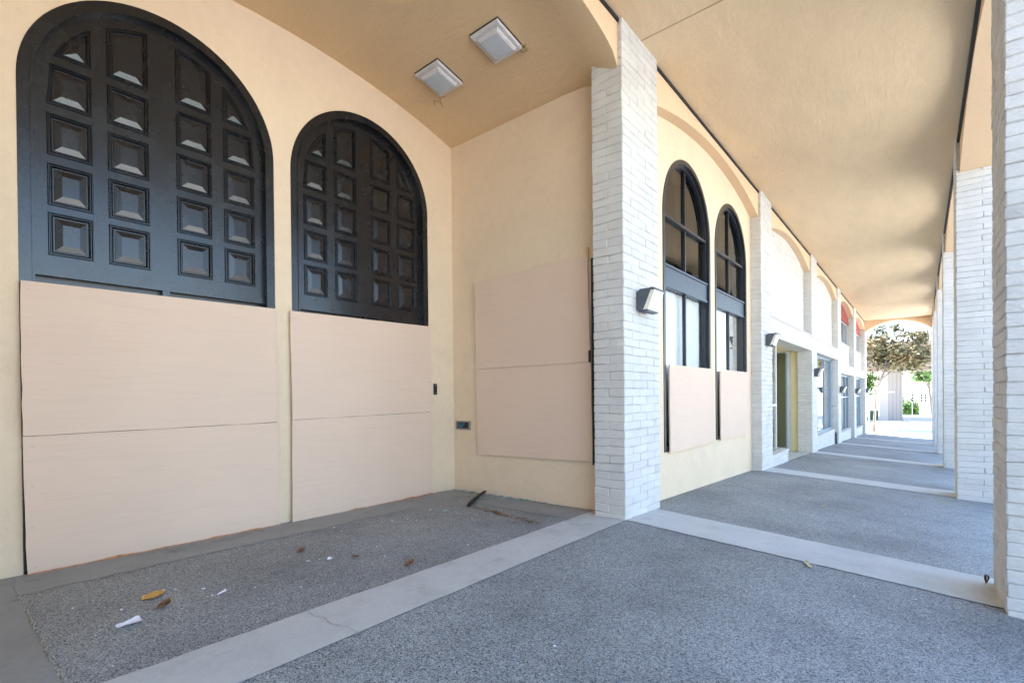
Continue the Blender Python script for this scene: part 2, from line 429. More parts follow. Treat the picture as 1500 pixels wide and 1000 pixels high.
setting(mb.build('walkway_floor', 'aggregate', None, 60))
strip('concrete_band', 'band', -0.50, 0.0, -7.2, Y0 + PW, 0.005, 4, 60, 0.006, 2)
for i in range(-2, 6):
    strip('concrete_band', 'band', 0.004, CW + 0.9, py(i) + 0.0, py(i) + 0.80, 0.0055, 60, 4, 0.006, 5 + i)
strip('concrete_apron', 'dirty', -RD, -2.33, 0.42, YR, 0.0025, 4, 70, 0.02, 30)
strip('concrete_apron', 'dirty', -2.325, -0.505, 4.50, YR, 0.0030, 60, 4, 0.02, 31)
strip('concrete_apron', 'dirty', -RD, -0.505, -0.05, 0.405, 0.0035, 40, 4, 0.008, 32)
mb = MB(); cr = [(-.50, 1.52), (-.40, 1.50), (-.33, 1.535), (-.22, 1.51), (-.12, 1.55), (0.0, 1.545)]
for (xa, ya), (xb, yb) in zip(cr, cr[1:]):
    mb.add([(xa, ya - .0025, gz(xa, ya) + .0075), (xb, yb - .002, gz(xb, yb) + .0075), (xb, yb + .002, gz(xb, yb) + .0075), (xa, ya + .003, gz(xa, ya) + .0075)], [(0, 1, 2, 3)])
setting(mb.build('pavement_crack', simple('crack_dirt', (.36, .35, .34), .95), None, 0))
# soil caught in the joint beside the near apron
mb = MB(); rng = random.Random(9)
for k in range(150):
    x = R(-1.95, -0.5); y = 0.412 + R(-.008, .010); s = R(.003, .010); z = gz(x, y) + 0.005
    mb.add([(x - s, y - s * .6, z), (x + s, y - s * .5, z), (x + s * .7, y + s * .6, z), (x - s * .8, y + s * .5, z), (x + R(-.3, .3) * s, y, z + s * .9)],
           [(0, 1, 4), (1, 2, 4), (2, 3, 4), (3, 0, 4)])
tag(mb.build('joint_soil', simple('joint_grit', (.36, .32, .24), .95, var=.4, scale=80), None, 0), 'line of pale soil and grit in the joint of the near apron', 'soil', kind='stuff')
# outside ground: one sheet to the horizon
mb = MB(); S = 600
def og(x, y): return GOUT if y > 30 else gz(CW + .9, max(y, -1.3)) - 0.12 if y > -40 else 0
ys = [-S, -40, -1.3, Y0, 12, 20, 28, 35.0, S]; zs = [-0.25, -0.25, -0.25, -0.27, gz(CW + .9, 12) - .1, gz(CW + .9, 20) - .1, gz(CW + .9, 28) - .06, GOUT, GOUT]
xs = [CW + 0.9, 9.5, 40, S]
v = [(x, y, z) for y, z in zip(ys, zs) for x in xs]; n = len(xs)
mb.add(v, [(j * n + i, j * n + i + 1, (j + 1) * n + i + 1, (j + 1) * n + i) for j in range(len(ys) - 1) for i in range(n - 1)])
mb.add([(-S, YEND + 0.25, GOUT), (CW + .9, YEND + 0.25, GOUT), (CW + .9, S, GOUT), (-S, S, GOUT)], [(0, 1, 2, 3)])
mb.add([(-S, -S, -.25), (CW + .9, -S, -.25), (CW + .9, YS, -.25), (-S, YS, -.25)], [(0, 1, 2, 3)])
mb.add([(-S, YS, -.25), (-9.2, YS, -.25), (-9.2, YEND + .25, GOUT), (-S, YEND + .25, GOUT)], [(0, 1, 2, 3)])
setting(mb.build('plaza_ground', 'plaza', None, 0))
mb = MB(); lanes = [(y, z + .004) for y, z in zip(ys, zs) if -41 < y < 36]
mb.add([(x, y, z) for y, z in lanes for x in (CW + .91, 9.5)], [(2 * k, 2 * k + 1, 2 * k + 3, 2 * k + 2) for k in range(len(lanes) - 1)])
setting(mb.build('bounce_cut_lane', 'asphalt', None, 0))  # unseen dark lane added to weaken near ground bounce and shape ceiling shade
# edge of the walk, a low kerb face
mb = MB()
for k in range(40):
    ya, yb = YS + (YEND + .25 - YS) * k / 40, YS + (YEND + .25 - YS) * (k + 1) / 40; x = CW + 0.9
    mb.add([(x, ya, gz(x, ya)), (x, yb, gz(x, yb)), (x, yb, -1.6), (x, ya, -1.6)], [(0, 1, 2, 3)])
mb.add([(-9.2, YEND + .25, -.9), (CW + .9, YEND + .25, gz(CW + .9, YEND + .25)), (CW + .9, YEND + .25, -1.6), (-9.2, YEND + .25, -1.6)], [(0, 1, 2, 3)])
setting(mb.build('kerb', 'band', None, 0))

# ------------------------------------------------------------------ ceilings and roof
mb = MB(); nx, ny = 12, 90
v = [(FX - 0.02 + (CW + 0.6 - FX) * i / nx, YS + (YEND - YS) * j / ny, H + 0.004 * math.sin(j * .37 + i * .9)) for j in range(ny + 1) for i in range(nx + 1)]
mb.add(v, [(j * (nx + 1) + i, (j + 1) * (nx + 1) + i, (j + 1) * (nx + 1) + i + 1, j * (nx + 1) + i + 1) for j in range(ny) for i in range(nx)])
setting(mb.build('corridor_ceiling', 'ceiling', None, 60))
for i in range(0, 1):                                     # control joint, a darker tan strip
    mb = MB(); y = py(i) + 0.47; mb.box((0.0, y - .004, H - 0.0085), (CW, y + .004, H + .01)); setting(mb.build('ceiling_joint', simple('ceiling_joint_tan', (.52, .39, .24), .9), None, 0))
mb = MB(); arc = seg_arc(-0.05, YR, 4.985, 0.372, 48); n = len(arc) + 2
xs = [-RD - 0.02, -2.2, -1.5, -0.9, -0.6, -0.4, -0.3, -0.2, -0.12, FX - 0.005]
ea, eb = py(-1) + PW, py(0); ec, eh = (ea + eb) / 2, (eb - ea) / 2
front = [(ec + (y - 2.4975) / 2.5475 * eh, 4.84 + 0.40 * math.sqrt(max(0, 1 - ((y - 2.4975) / 2.5475) ** 2))) for y, z in arc]
def section(x):
    s = max(0, (x + 0.75) / (0.75 + FX)); s = s * s * (3 - 2 * s)
    q = [(x, y0 * (1 - s) + y1 * s, z0 * (1 - s) + z1 * s) for (y0, z0), (y1, z1) in zip(arc, front)]
    lo, hi = q[0], q[-1]; 
    if lo[1] > hi[1]: lo, hi = hi, lo; q = q[::-1]
    return [(x, lo[1] - .2, lo[2])] + q + [(x, hi[1] + (YR + .1 - hi[1]), hi[2])]
mb.add([p for x in xs for p in section(x)], [(a * n + k, a * n + k + 1, (a + 1) * n + k + 1, (a + 1) * n + k) for a in range(len(xs) - 1) for k in range(n - 1)])
setting(mb.build('recess_ceiling', 'vault', None, 60))
mb = MB(); mb.box((-9.2, YS - .3, 5.72), (CW + 0.75, YEND + 0.3, 6.05)); setting(mb.build('roof', 'roof', None, 0))  # unseen slab, its reach set to block sun and light leaks
mb = MB(); mb.box((-9.2, YS, -1.4), (-9.0, YEND, 5.72)); tag(mb.build('rear_blocking_wall', 'white_wall', None, 0), 'plain pale unseen rear wall added to block light leaks', 'wall', kind='thing')  # out of view, added against light leaking into the rooms
mb = MB(); mb.box((-9.0, YS, -1.4), (-PD - .01, YS + .2, 5.72)); tag(mb.build('side_wall', 'white_wall', None, 0), 'plain pale near end wall of the arcade building', 'wall', kind='thing')
mb = MB(); mb.box((-PD - .01, YS, -.4), (CW + .62, YS + .2, 5.72)); tag(mb.build('light_block_wall', 'wall', None, 0), 'unseen tan wall added far behind the viewpoint to block light', 'wall', kind='thing')  # unseen, added to darken the brick faces turned to the viewpoint
mb = MB(); mb.box((-9.0, YEND - .2, -1.4), (-PD, YEND, 5.72)); tag(mb.build('side_wall', 'white_wall', None, 0), 'plain pale far end wall of the arcade building', 'wall', kind='thing')

# ------------------------------------------------------------------ arched headers (left and right) and end arch
def header(side, i, a, b, spring, rise, label):
    x0, x1 = ((WALLX - 0.18, FX) if side == 'L' else (CW + 0.05, RX1 - 0.05))
    t = thing('arched_header', label, 'arched beam', 'arched beams over the shop fronts' if side == 'L' else 'arched beams on the open side', (x1, (a + b) / 2, spring))
    mb = MB(); arc = seg_arc(a, b, spring, rise, 44)
    if side == 'L' and i == -1:
        x0 = FX - 0.012; arc = front
    mb.plate([(a, 5.70), (a, spring)] + arc[::-1][1:-1] + [(b, spring), (b, 5.70)], [], FX_map, x0, x1)
    mb.build('beam', 'header', t, 30)
    m2 = MB()                                              # black vent strip under the ceiling
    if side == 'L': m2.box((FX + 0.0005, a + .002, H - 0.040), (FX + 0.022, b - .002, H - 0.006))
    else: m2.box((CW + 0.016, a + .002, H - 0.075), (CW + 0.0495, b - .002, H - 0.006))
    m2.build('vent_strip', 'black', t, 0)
    return t
bayL = ['over the boarded recess', 'over the two tall arched windows', 'over the yellow doorway', 'over the blue framed window',
        'over the nearer red awning', 'over the farther red awning']
bayR = ['just behind the nearest right column', 'between the nearest and second right columns', 'between the second and third right columns',
        'between the third and fourth right columns', 'between the fourth and fifth right columns', 'between the two farthest right columns']
for i in range(-2, 5):  # first bay is unseen, added to shut out light from behind
    a, b = py(i) + PW, py(i + 1)
    header('L', i, a, b, 4.83 if i == -1 else 4.85, 0.40 if i == -1 else 0.345, 'tan arched beam on the left ' + (bayL[i + 1] if i > -2 else 'in the bay added behind the viewpoint to cut light'))
    header('R', i, py(i) + 0.65, py(i + 1) - 0.13, 4.80, 0.42, 'tan arched beam on the right ' + (bayR[i + 1] if i > -2 else 'in the bay added behind the viewpoint to cut light'))
mb = MB(); arc = seg_arc(0.003, CW - .003, 4.70, 0.55, 44)
mb.plate([(0.003, 5.70), (0.003, 4.70)] + arc[::-1][1:-1] + [(CW - .003, 4.70), (CW - .003, 5.70)], [], FY_map, py(5) + .08, YEND - .1)
tag(mb.build('end_arch', 'header', None, 30), 'tan arch closing the far end of the walkway, tree seen through it', 'arch', kind='thing')

# ------------------------------------------------------------------ the recess: door wall, side walls, doors, boards
DC = [(1.4665, 0.975), (3.599, 0.975)]; SPR = 3.852
holes = [arch_outline(c - r, c + r, -0.6, SPR, n=48) for c, r in DC]
mb = MB()
mb.plate([(-0.05, -0.6 - .02), (YR + .02, -0.6 - .02), (YR + .02, 5.55), (-0.05, 5.55)], holes, FX_map, -RD - 0.25, -RD)
tag(mb.build('door_wall', 'wall', None, 30), 'tan stucco wall holding the two dark arched doors', 'wall', kind='thing')
mb = MB(); mb.box((-RD, YR, -0.6), (-PD - .001, YR + 0.15, 5.3)); tag(mb.build('recess_side_wall', 'wall', None, 0), 'tan stucco side wall of the recess with the tall boarded panel', 'wall', kind='thing')
mb = MB(); mb.box((-RD, -0.20, -0.6), (-PD - .001, -0.05, 5.3)); tag(mb.build('recess_side_wall', 'wall', None, 0), 'tan stucco side wall of the recess at the viewpoint end', 'wall', kind='thing')

def panel_poly(c, a, b, lo, hi, d, Rr=0.80, n=7):
    """Door panel outline inset by d: rectangle cut by the arch of the leaf."""
    a, b, lo, hi, r = a + d, b - d, lo + d, hi - d, Rr - d
    arcz = lambda y: SPR + math.sqrt(max(0, r * r - (y - c) ** 2))
    arcy = lambda z: math.sqrt(max(0, r * r - max(0, z - SPR) ** 2))
    a0, b0 = max(a, c - arcy(lo)), min(b, c + arcy(lo))
    if hi > 10:
        top = [(b0 + (a0 - b0) * k / (n - 1)) for k in range(n)]
        pts = [(a0, lo), (b0, lo)] + [(y, max(arcz(y), lo + 0.004)) for y in top]
    else:
        a1, b1 = max(a, c - arcy(hi)), min(b, c + arcy(hi))
        pts = [(a0, lo), (b0, lo)] + [(b1 + (a1 - b1) * k / (n - 1), hi) for k in range(n)]
    return pts
PROF = [(0.0, 0.0), (0.002, 0.008), (0.005, 0.0125), (0.009, 0.0125), (0.013, 0.007), (0.016, 0.0), (0.020, 0.0), (0.022, 0.006), (0.026, 0.0085), (0.030, 0.005), (0.034, -0.016), (0.042, -0.016), (0.044, -0.0090), (0.090, 0.0010)]
def arched_door(c, r, label):
    t = thing('arched_entrance', label, 'door', 'dark arched double doors', (-RD, c, gz(-RD, c)))
    xs = -RD - 0.055                                          # face of the leaf
    fr = MB()
    outer = arch_outline(c - r + .001, c + r - .001, -0.05, SPR, n=48); inner = arch_outline(c - r + .088, c + r - .088, -0.05, SPR, n=48)
    o2 = [outer[1]] + outer[2:] + [outer[0]]; i2 = [inner[1]] + inner[2:] + [inner[0]]
    n = len(o2)
    fr.plate(o2 + i2[::-1], [], FX_map, -RD - 0.20, -RD + 0.004)
    ra = r - .088
    bead_o = [outer[1]] + outer[2:] + [outer[0]]
    b1 = arch_outline(c - ra - .014, c + ra + .014, -0.04, SPR, n=48); b2 = arch_outline(c - ra + .002, c + ra - .002, -0.04, SPR, n=48)
    fr.plate(([b1[1]] + b1[2:] + [b1[0]]) + ([b2[1]] + b2[2:] + [b2[0]])[::-1], [], FX_map, -RD + .0005, -RD + 0.013)
    fr.build('frame', 'door', t, 30)
    zb = 2.455
    cols = [(-0.812, -0.514), (-0.414, -0.116), (0.094, 0.396), (0.502, 0.807)]
    rows = [(2.508, 2.857), (2.909, 3.252), (3.315, 3.654), (3.720, 4.056), (4.120, 99)]
    panels = [(c + a, c + b, lo, hi) for a, b in cols for lo, hi in rows]
    leaf = MB(); lo = arch_outline(c - ra - .02, c + ra + .02, zb - .06, SPR, n=48)
    leaf.plate(lo, [panel_poly(c, *p, 0.0) for p in panels], FX_map, xs - 0.03, xs)
    leaf.build('door_leaf', 'door', t, 30)
    for p in panels:
        m = MB(); loops = [[(xs + h, y, z) for y, z in panel_poly(c, *p, d)] for d, h in PROF]; k = len(loops[0])
        v = [q for l in loops for q in l]
        f = [(i * k + j, i * k + (j + 1) % k, (i + 1) * k + (j + 1) % k, (i + 1) * k + j) for i in range(len(loops) - 1) for j in range(k)]
        f.append(tuple((len(loops) - 1) * k + j for j in range(k)))
        m.add(v, f); m.build('panel', 'door', t, 10)
    m = MB(); m.box((xs - .03, c - ra, zb - 0.115), (xs + .012, c + ra, zb - .062)); m.box((xs - .05, c - .03, zb - .25), (xs + .004, c + .03, zb - .115))
    m.build('transom_bar', 'door', t, 0)
    m = MB(); m.box((xs - .09, c - ra, -0.1), (xs - .06, c + ra, zb - .10)); m.build('lower_leaf', 'winframe', t, 0)
    return t
arched_door(DC[0][0], DC[0][1], 'larger looking dark arched panelled door at the left, boarded below')
arched_door(DC[1][0], DC[1][1], 'dark arched panelled door nearer the recess corner, boarded below')

def board(name, corners, face, w, th, label, group, warp=0.0, nu=14, nv=10, seed=0, edge=True):
    """A plywood sheet: corners (u,v) bl, br, tr, tl; face map; front plane w, towards the viewer is w + warp."""
    rng = random.Random(seed); t = thing(name, label, 'plywood board', group)
    mb = MB(); sg = -1 if face is FY_map else 1
    ph = rng.uniform(0, 6)
    def P(i, j, back):
        s, q = i / nu, j / nv
        (ax, az), (bx, bz), (cx, cz), (dx, dz) = corners
        u = (ax * (1 - s) + bx * s) * (1 - q) + (dx * (1 - s) + cx * s) * q; v = (az * (1 - s) + bz * s) * (1 - q) + (dz * (1 - s) + cz * s) * q
        e = (1 - s) ** 4
        off = warp * (0.5 * math.sin(5 * q + ph) * e + 0.3 * math.sin(3.1 * s + ph) + 0.2 * math.sin(4 * q + 2 * s))
        if i in (0, nu): u += rng.uniform(-.003, .003)
        if j == 0: v += rng.uniform(-.002, .002)
        return face(u, v, w + sg * off + (0 if not back else -sg * th))
    st = rng.getstate(); F = [P(i, j, False) for j in range(nv + 1) for i in range(nu + 1)]; rng.setstate(st)
    B = [P(i, j, True) for j in range(nv + 1) for i in range(nu + 1)]; n = (nu + 1) * (nv + 1)
    idx = lambda i, j: j * (nu + 1) + i
    q = [(idx(i, j), idx(i + 1, j), idx(i + 1, j + 1), idx(i, j + 1)) for j in range(nv) for i in range(nu)]
    mb.add(F + B, q + [tuple(k + n for k in f[::-1]) for f in q])
    mb.build('sheet', 'ply', t, 0)
    me = MB(); rim = [idx(i, 0) for i in range(nu)] + [idx(nu, j) for j in range(nv)] + [idx(i, nv) for i in range(nu, 0, -1)] + [idx(0, j) for j in range(nv, 0, -1)]
    v = [F[k] for k in rim] + [B[k] for k in rim]; m = len(rim)
    for k in range(m): me.add([v[k], v[(k + 1) % m], v[(k + 1) % m + m], v[k + m]], [(0, 1, 2, 3)], 1 if (k < nu or nu + nv <= k < 2 * nu + nv) and corners[0][1] < 1.2 else 0)
    if corners[0][1] < .1:
        lo = []
        for i in range(61):
            s = i / 60; u = corners[0][0] * (1 - s) + corners[1][0] * s; z = corners[0][1] * (1 - s) + corners[1][1] * s
            hgt = .003 + .012 * max(0, math.sin(s * 9 + ph) * math.sin(s * 23 + 1.3 * ph)) + rng.uniform(0, .003); lo.append((u, z, hgt))
        k0 = len(me.v); sgn = w + sg * (warp * .8 + .002)
        me.add([face(u, z - .004, sgn) for u, z, h_ in lo] + [face(u, z + h_, sgn - sg * .003) for u, z, h_ in lo], [(i, i + 1, i + 62, i + 61) for i in range(60)], 1)
    me.build('raw_edge', ['ply', 'ply_edge'], t, 0)
    ms = MB()                                                  # screw heads along the edges
    spots = [(.02, q_) for q_ in (.06, .35, .65, .94)] + [(.98, q_) for q_ in (.06, .35, .65, .94)] + [(q_, .97) for q_ in (.35, .68)]
    for sx_, sq in spots:
        sx_ += rng.uniform(-.006, .006); sq += rng.uniform(-.02, .02); a0, b0, c0, d0 = [Vector((p_[0], p_[1])) for p_ in corners]
        pt = a0.lerp(b0, sx_).lerp(d0.lerp(c0, sx_), sq); base = w + sg * (warp * .55 + .001)
        ring = [(pt.x + .0042 * math.cos(t_), pt.y + .0042 * math.sin(t_)) for t_ in [math.pi * k_ / 4 for k_ in range(8)]]
        ms.add([face(u, v_, base) for u, v_ in ring], [tuple(range(8))])
    so_ = ms.build('screw_heads', 'steel', t, 0); so_['kind'] = 'stuff'
    return t
gB = 'painted plywood boards over the openings'
wx = -RD + 0.040
board('plywood_board', [(.494, 1.070), (2.443, 1.084), (2.429, 2.291), (.496, 2.262)], FX_map, wx, .012, 'upper sheet of plywood over the left arched door', gB, .014, seed=1)
board('plywood_board', [(.509, .006), (2.444, -.012), (2.443, 1.080), (.494, 1.066)], FX_map, wx, .012, 'lower sheet of plywood over the left arched door, reaching the floor', gB, .010, seed=2)
board('plywood_board', [(2.592, 1.100), (4.605, 1.123), (4.572, 2.317), (2.584, 2.289)], FX_map, wx, .012, 'upper sheet of plywood over the right arched door', gB, .012, seed=3)
board('plywood_board', [(2.578, -.025), (4.589, -.019), (4.605, 1.119), (2.592, 1.096)], FX_map, wx, .012, 'lower sheet of plywood over the right arched door, reaching the floor', gB, .010, seed=4)
wy = YR - 0.040
board('plywood_board', [(-2.393, 1.713), (-.538, 1.726), (-.575, 2.975), (-2.403, 2.932)], FY_map, wy, .018, 'upper sheet of plywood on the side wall of the recess, faint cracks at its left', gB, .008, seed=5)
board('plywood_board', [(-2.383, .518), (-.522, .560), (-.534, 1.722), (-2.393, 1.709)], FY_map, wy, .018, 'lower sheet of plywood on the side wall of the recess, clear of the floor', gB, .008, seed=6)
# the edge of the boarded window beside the pier
t = thing('window_edge_strip', 'black edge of the boarded side window, between plywood and brick pier', 'window frame', None, (-.51, YR, .55))
m = MB(); m.box((-.528, YR - .030, .52), (-.500, YR - .0005, 2.93)); m.build('jamb', 'black', t, 0)
m = MB(); m.box((-.560, YR - .052, 1.72), (-.535, YR - .0405, 1.86)); m.build('latch', 'black', t, 0)
t = thing('timber_batten', 'short raw timber batten standing above the side boards', 'timber', None, (-.57, YR, 2.93))
m = MB(); m.box((-.60, YR - .030, 2.90), (-.565, YR - .001, 3.07), ch=.003); m.build('batten', simple('raw_pine', (.62, .42, .20), .8, var=.2), t, 0)
# small plates on the walls
t = thing('keypad_plate', 'small black upright plate with two screws beside the right door', 'wall plate', None, (-RD, 4.683, 1.36))
m = MB(); m.box((-RD, 4.652, 1.362), (-RD + .016, 4.714, 1.518), ch=.004); m.build('plate', 'plate_black', t, 30)
for z in (1.385, 1.495):
    m = MB(); m.tube([(-RD + .0155, 4.683, z), (-RD + .0185, 4.683, z)], .006, 10); m.build('screw', 'screw', t, 30)
t = thing('junction_box', 'open metal outlet box low on the side wall near the corner', 'outlet box', None, (-2.69, YR, .85))
m = MB(); m.plate([(-2.835, .852), (-2.545, .852), (-2.545, .978), (-2.835, .978)], [[(-2.805, .872), (-2.575, .872), (-2.575, .960), (-2.805, .960)]], FY_map, YR - .0005, YR - .014); m.build('rim', 'box_metal', t, 0)
m = MB(); m.box((-2.806, YR - .006, .871), (-2.574, YR - .0008, .961)); m.build('cavity', 'plate_black', t, 0)
m = MB(); m.tube([(-2.80, YR - .010, .885), (-2.75, YR - .018, .93), (-2.70, YR - .012, .90), (-2.66, YR - .017, .945)], .012, 7); m.box((-2.795, YR - .0105, .88), (-2.70, YR - .0062, .95)); m.build('wiring', 'box_in', t, 30)

# ceiling lights in the recess
def vz(y): 
    c = (YR - .05) / 2; hw = (YR + .05) / 2; rr = (hw * hw + .372 ** 2) / (2 * .372); return 4.985 + .372 - rr + math.sqrt(rr * rr - (y - c) ** 2)
def ceiling_light(x0, x1, y0, y1, label):
    yc = (y0 + y1) / 2; za, zb = vz(y0), vz(y1)
    t = thing('ceiling_light', label, 'ceiling light', 'square lights on the recess ceiling', ((x0 + x1) / 2, yc, vz(yc)))
    zf = lambda y: za + (zb - za) * (y - y0) / (y1 - y0)
    def ring(i, d): return [(x0 + i, y0 + i, zf(y0 + i) - d), (x1 - i, y0 + i, zf(y0 + i) - d), (x1 - i, y1 - i, zf(y1 - i) - d), (x0 + i, y1 - i, zf(y1 - i) - d)]
    def loft(rs, mat, name, cap):
        m = MB(); v = [p for r_ in rs for p in r_]
        f = [(k * 4 + j, k * 4 + (j + 1) % 4, (k + 1) * 4 + (j + 1) % 4, (k + 1) * 4 + j) for k in range(len(rs) - 1) for j in range(4)]
        if cap: f.append(tuple((len(rs) - 1) * 4 + j for j in range(4)))
        m.add(v, f); m.build(name, mat, t, 20)
    loft([ring(-.008, -.02), ring(-.008, .006), ring(0, .010)], 'plate_black', 'gasket', False)
    loft([ring(0, -.01), ring(0, .034), ring(.006, .040), ring(.042, .040), ring(.048, .034)], 'light_frame', 'frame', False)
    loft([ring(.046, .030), ring(.050, .062), ring(.072, .072)], 'light_frame', 'lens_rim', False)
    loft([ring(.070, .0705), ring(.12, .074)], 'diffuser', 'diffuser', True)
ceiling_light(-1.315, -.925, 3.855, 4.262, 'square ceiling light nearer the walkway, dried nest at its corner')
ceiling_light(-2.265, -1.865, 3.870, 4.272, 'square ceiling light nearer the doors, scratched plaster beside it')
rng = random.Random(4); m = MB()
for k in range(9):
    a = (-.905 + rng.uniform(-.03, .03), 4.285 + rng.uniform(-.03, .03)); z = vz(a[1]) - rng.uniform(0, .05); s = rng.uniform(.008, .018)
    m.box((a[0] - s, a[1] - s, z - s), (a[0] + s, a[1] + s, z + s), ch=s * .5)
tag(m.build('dried_nest', 'nest', None, 60), 'small brown dried nest stuck at the corner of a ceiling light', 'nest', kind='thing')
m = MB()
for pts in ([(-2.42, 4.30), (-2.36, 4.36), (-2.30, 4.30), (-2.24, 4.33)], [(-2.42, 4.30), (-2.47, 4.36)], [(-2.36, 4.36), (-2.40, 4.44)]):
    m.tube([(x, y, vz(y) - .001) for x, y in pts], .004, 5)
tag(m.build('mud_trail', 'nest', None, 0), 'thin brown mud trail on the recess ceiling beside a light', 'mud trail', kind='thing')

# ------------------------------------------------------------------ bay with two tall arched windows
a, b = py(0) + PW, py(1)
WIN = [(6.31, 8.21), (8.455, 10.355)]; WS = 3.772; WB = 0.565
m = MB()
m.plate([(a - .01, -.9), (b + .01, -.9), (b + .01, 5.4), (a - .01, 5.4)], [arch_outline(p, q, WB, WS, n=44) for p, q in WIN], FX_map, WALLX - .16, WALLX)
tag(m.build('window_wall', 'wall', None, 30), 'tan stucco wall around the two tall arched windows', 'wall', kind='thing')
def arched_window(p, q, label):
    t = thing('arched_window', label, 'window', 'tall dark framed arched windows', (WALLX, (p + q) / 2, WB)); c = (p + q) / 2; r = (q - p) / 2
    m = MB(); fw = .066
    o, i_ = arch_outline(p + .001, q - .001, WB + .001, WS, n=44), arch_outline(p + fw, q - fw, WB + .06, WS, n=44)
    m.plate(o, [i_], FX_map, WALLX - .13, WALLX + .012)
    i2, i3 = arch_outline(p + fw + .001, q - fw - .001, WB + .061, WS, n=44), arch_outline(p + fw + .036, q - fw - .036, WB + .10, WS, n=44)
    m.plate(i2, [i3], FX_map, WALLX - .11, WALLX - .035); m.build('frame', 'winframe', t, 30)
    ia, ib = p + fw + .036, q - fw - .036; ri = (ib - ia) / 2
    m = MB(); m.box((WALLX - .10, ia - .03, 2.83), (WALLX - .022, ib + .03, 3.075)); m.box((WALLX - .10, ia - .03, 3.076), (WALLX - .005, ib + .03, 3.105)); m.box((WALLX - .10, ia - .03, 2.80), (WALLX - .010, ib + .03, 2.829)); m.build('spandrel_panel', 'winpanel', t, 0)
    m = MB(); m.box((WALLX - .095, c - .016, 1.60), (WALLX - .045, c + .016, 2.80)); m.box((WALLX - .095, c - .016, 3.105), (WALLX - .045, c + .016, WS + ri))
    m.build('mullion', 'winframe', t, 0)
    m = MB(); m.box((WALLX - .094, ia, WS - .02), (WALLX - .028, ib, WS + .022)); m.build('glazing_bar', 'winframe', t, 0)
    top = arch_outline(ia, ib, 3.10, WS, n=30)
    m = MB(); m.add([(WALLX - .075, y, z) for y, z in top], [tuple(range(len(top)))]); m.build('upper_pane', 'pane_dark', t, 0)
    m = MB(); m.add([(WALLX - .075, y, z) for y, z in ((ia, WB + .1), (ib, WB + .1), (ib, 2.81), (ia, 2.81))], [(0, 1, 2, 3)]); m.build('lower_pane', 'pane', t, 0)
    m = MB(); n = 90; rows = []
    for k in range(n + 1):
        y = p - .02 + (q - p + .20) * k / n; rows.append((WALLX - .155 + .014 * math.sin(k * 1.1) + .006 * math.sin(k * .43), y))
    m.add([(x, y, z) for z in (WB + .05, 2.82) for x, y in rows], [(k, k + 1, k + 2 + n, k + 1 + n) for k in range(n)]); m.build('curtain', 'curtain', t, 60)
    m = MB(); m.box((WALLX - .75, p - .04, WB - .3), (WALLX - .65, q + .26, 4.95)); m.box((WALLX - .65, q + .20, WB - .3), (WALLX - .161, q + .26, 4.95)); m.box((WALLX - .65, p - .04, WB - .3), (WALLX - .161, p - .01, 4.95)); m.build('dark_interior', 'dark_room', t, 0)
arched_window(*WIN[0], 'tall arched window beside the corner pier, white curtain behind, boarded at its foot')
arched_window(*WIN[1], 'tall arched window beside the second pier, boarded at its foot')
board('plywood_board', [(6.41, .550), (8.215, .548), (8.215, 1.735), (6.41, 1.735)], FX_map, WALLX + .045, .018, 'plywood over the foot of the arched window beside the corner pier', gB, .004, seed=7)
board('plywood_board', [(8.57, .552), (10.36, .550), (10.36, 1.742), (8.57, 1.742)], FX_map, WALLX + .045, .018, 'plywood over the foot of the arched window beside the second pier', gB, .004, seed=8)

brick_wall_later = (py(-2) + PW, py(-1))
# ------------------------------------------------------------------ wall lamps
def wall_lamp(y, z, label, s=1.0):
    t = thing('wall_lamp', label, 'wall lamp', 'wall lamps on the piers', (0, y, z)); w = .155 * s
    m = MB(); P = lambda pr: [(u * s, v * s) for u, v in pr]
    fm = lambda u, v, k: (u + .004, k, z + v)
    m.prism(P([(0, .10), (.05, .135), (.19, .135), (.065, -.15), (0, -.125)]), fm, y - w, y + w, 0)
    m.build('housing', 'lamp_house', t, 0)
    m = MB(); m.prism(P([(.187, .142), (.245, .128), (.245, .108), (.180, .112)]), fm, y - w - .008, y + w + .008)
    m.build('visor', 'lamp_house', t, 0)
    m = MB(); m.prism(P([(.062, -.150), (.145, -.150), (.150, -.128), (.074, -.128)]), fm, y - w - .004, y + w + .004); m.build('lower_rim', 'lamp_house', t, 0)
    m = MB(); m.prism(P([(.181, .112), (.232, .107), (.146, -.127), (.080, -.127)]), fm, y - w + .012, y + w - .012); m.build('lens', 'lamp_lens', t, 0)
lampl = ['dark wall lamp with cream lens on the corner pier', 'dark wall lamp beside the yellow doorway lintel', 'dark wall lamp beside the blue framed window',
         'dark wall lamp on the pier before the far red awning bays', 'dark wall lamp on the pier between the two red awnings', 'dark wall lamp on the last pier by the end arch']
for i, z in enumerate((2.385, 2.42, 1.93, 1.43, 1.38, 1.40)):
    wall_lamp(py(i) + (.43 if i == 0 else .45), z, lampl[i], 0.88 if i == 0 else 0.9)

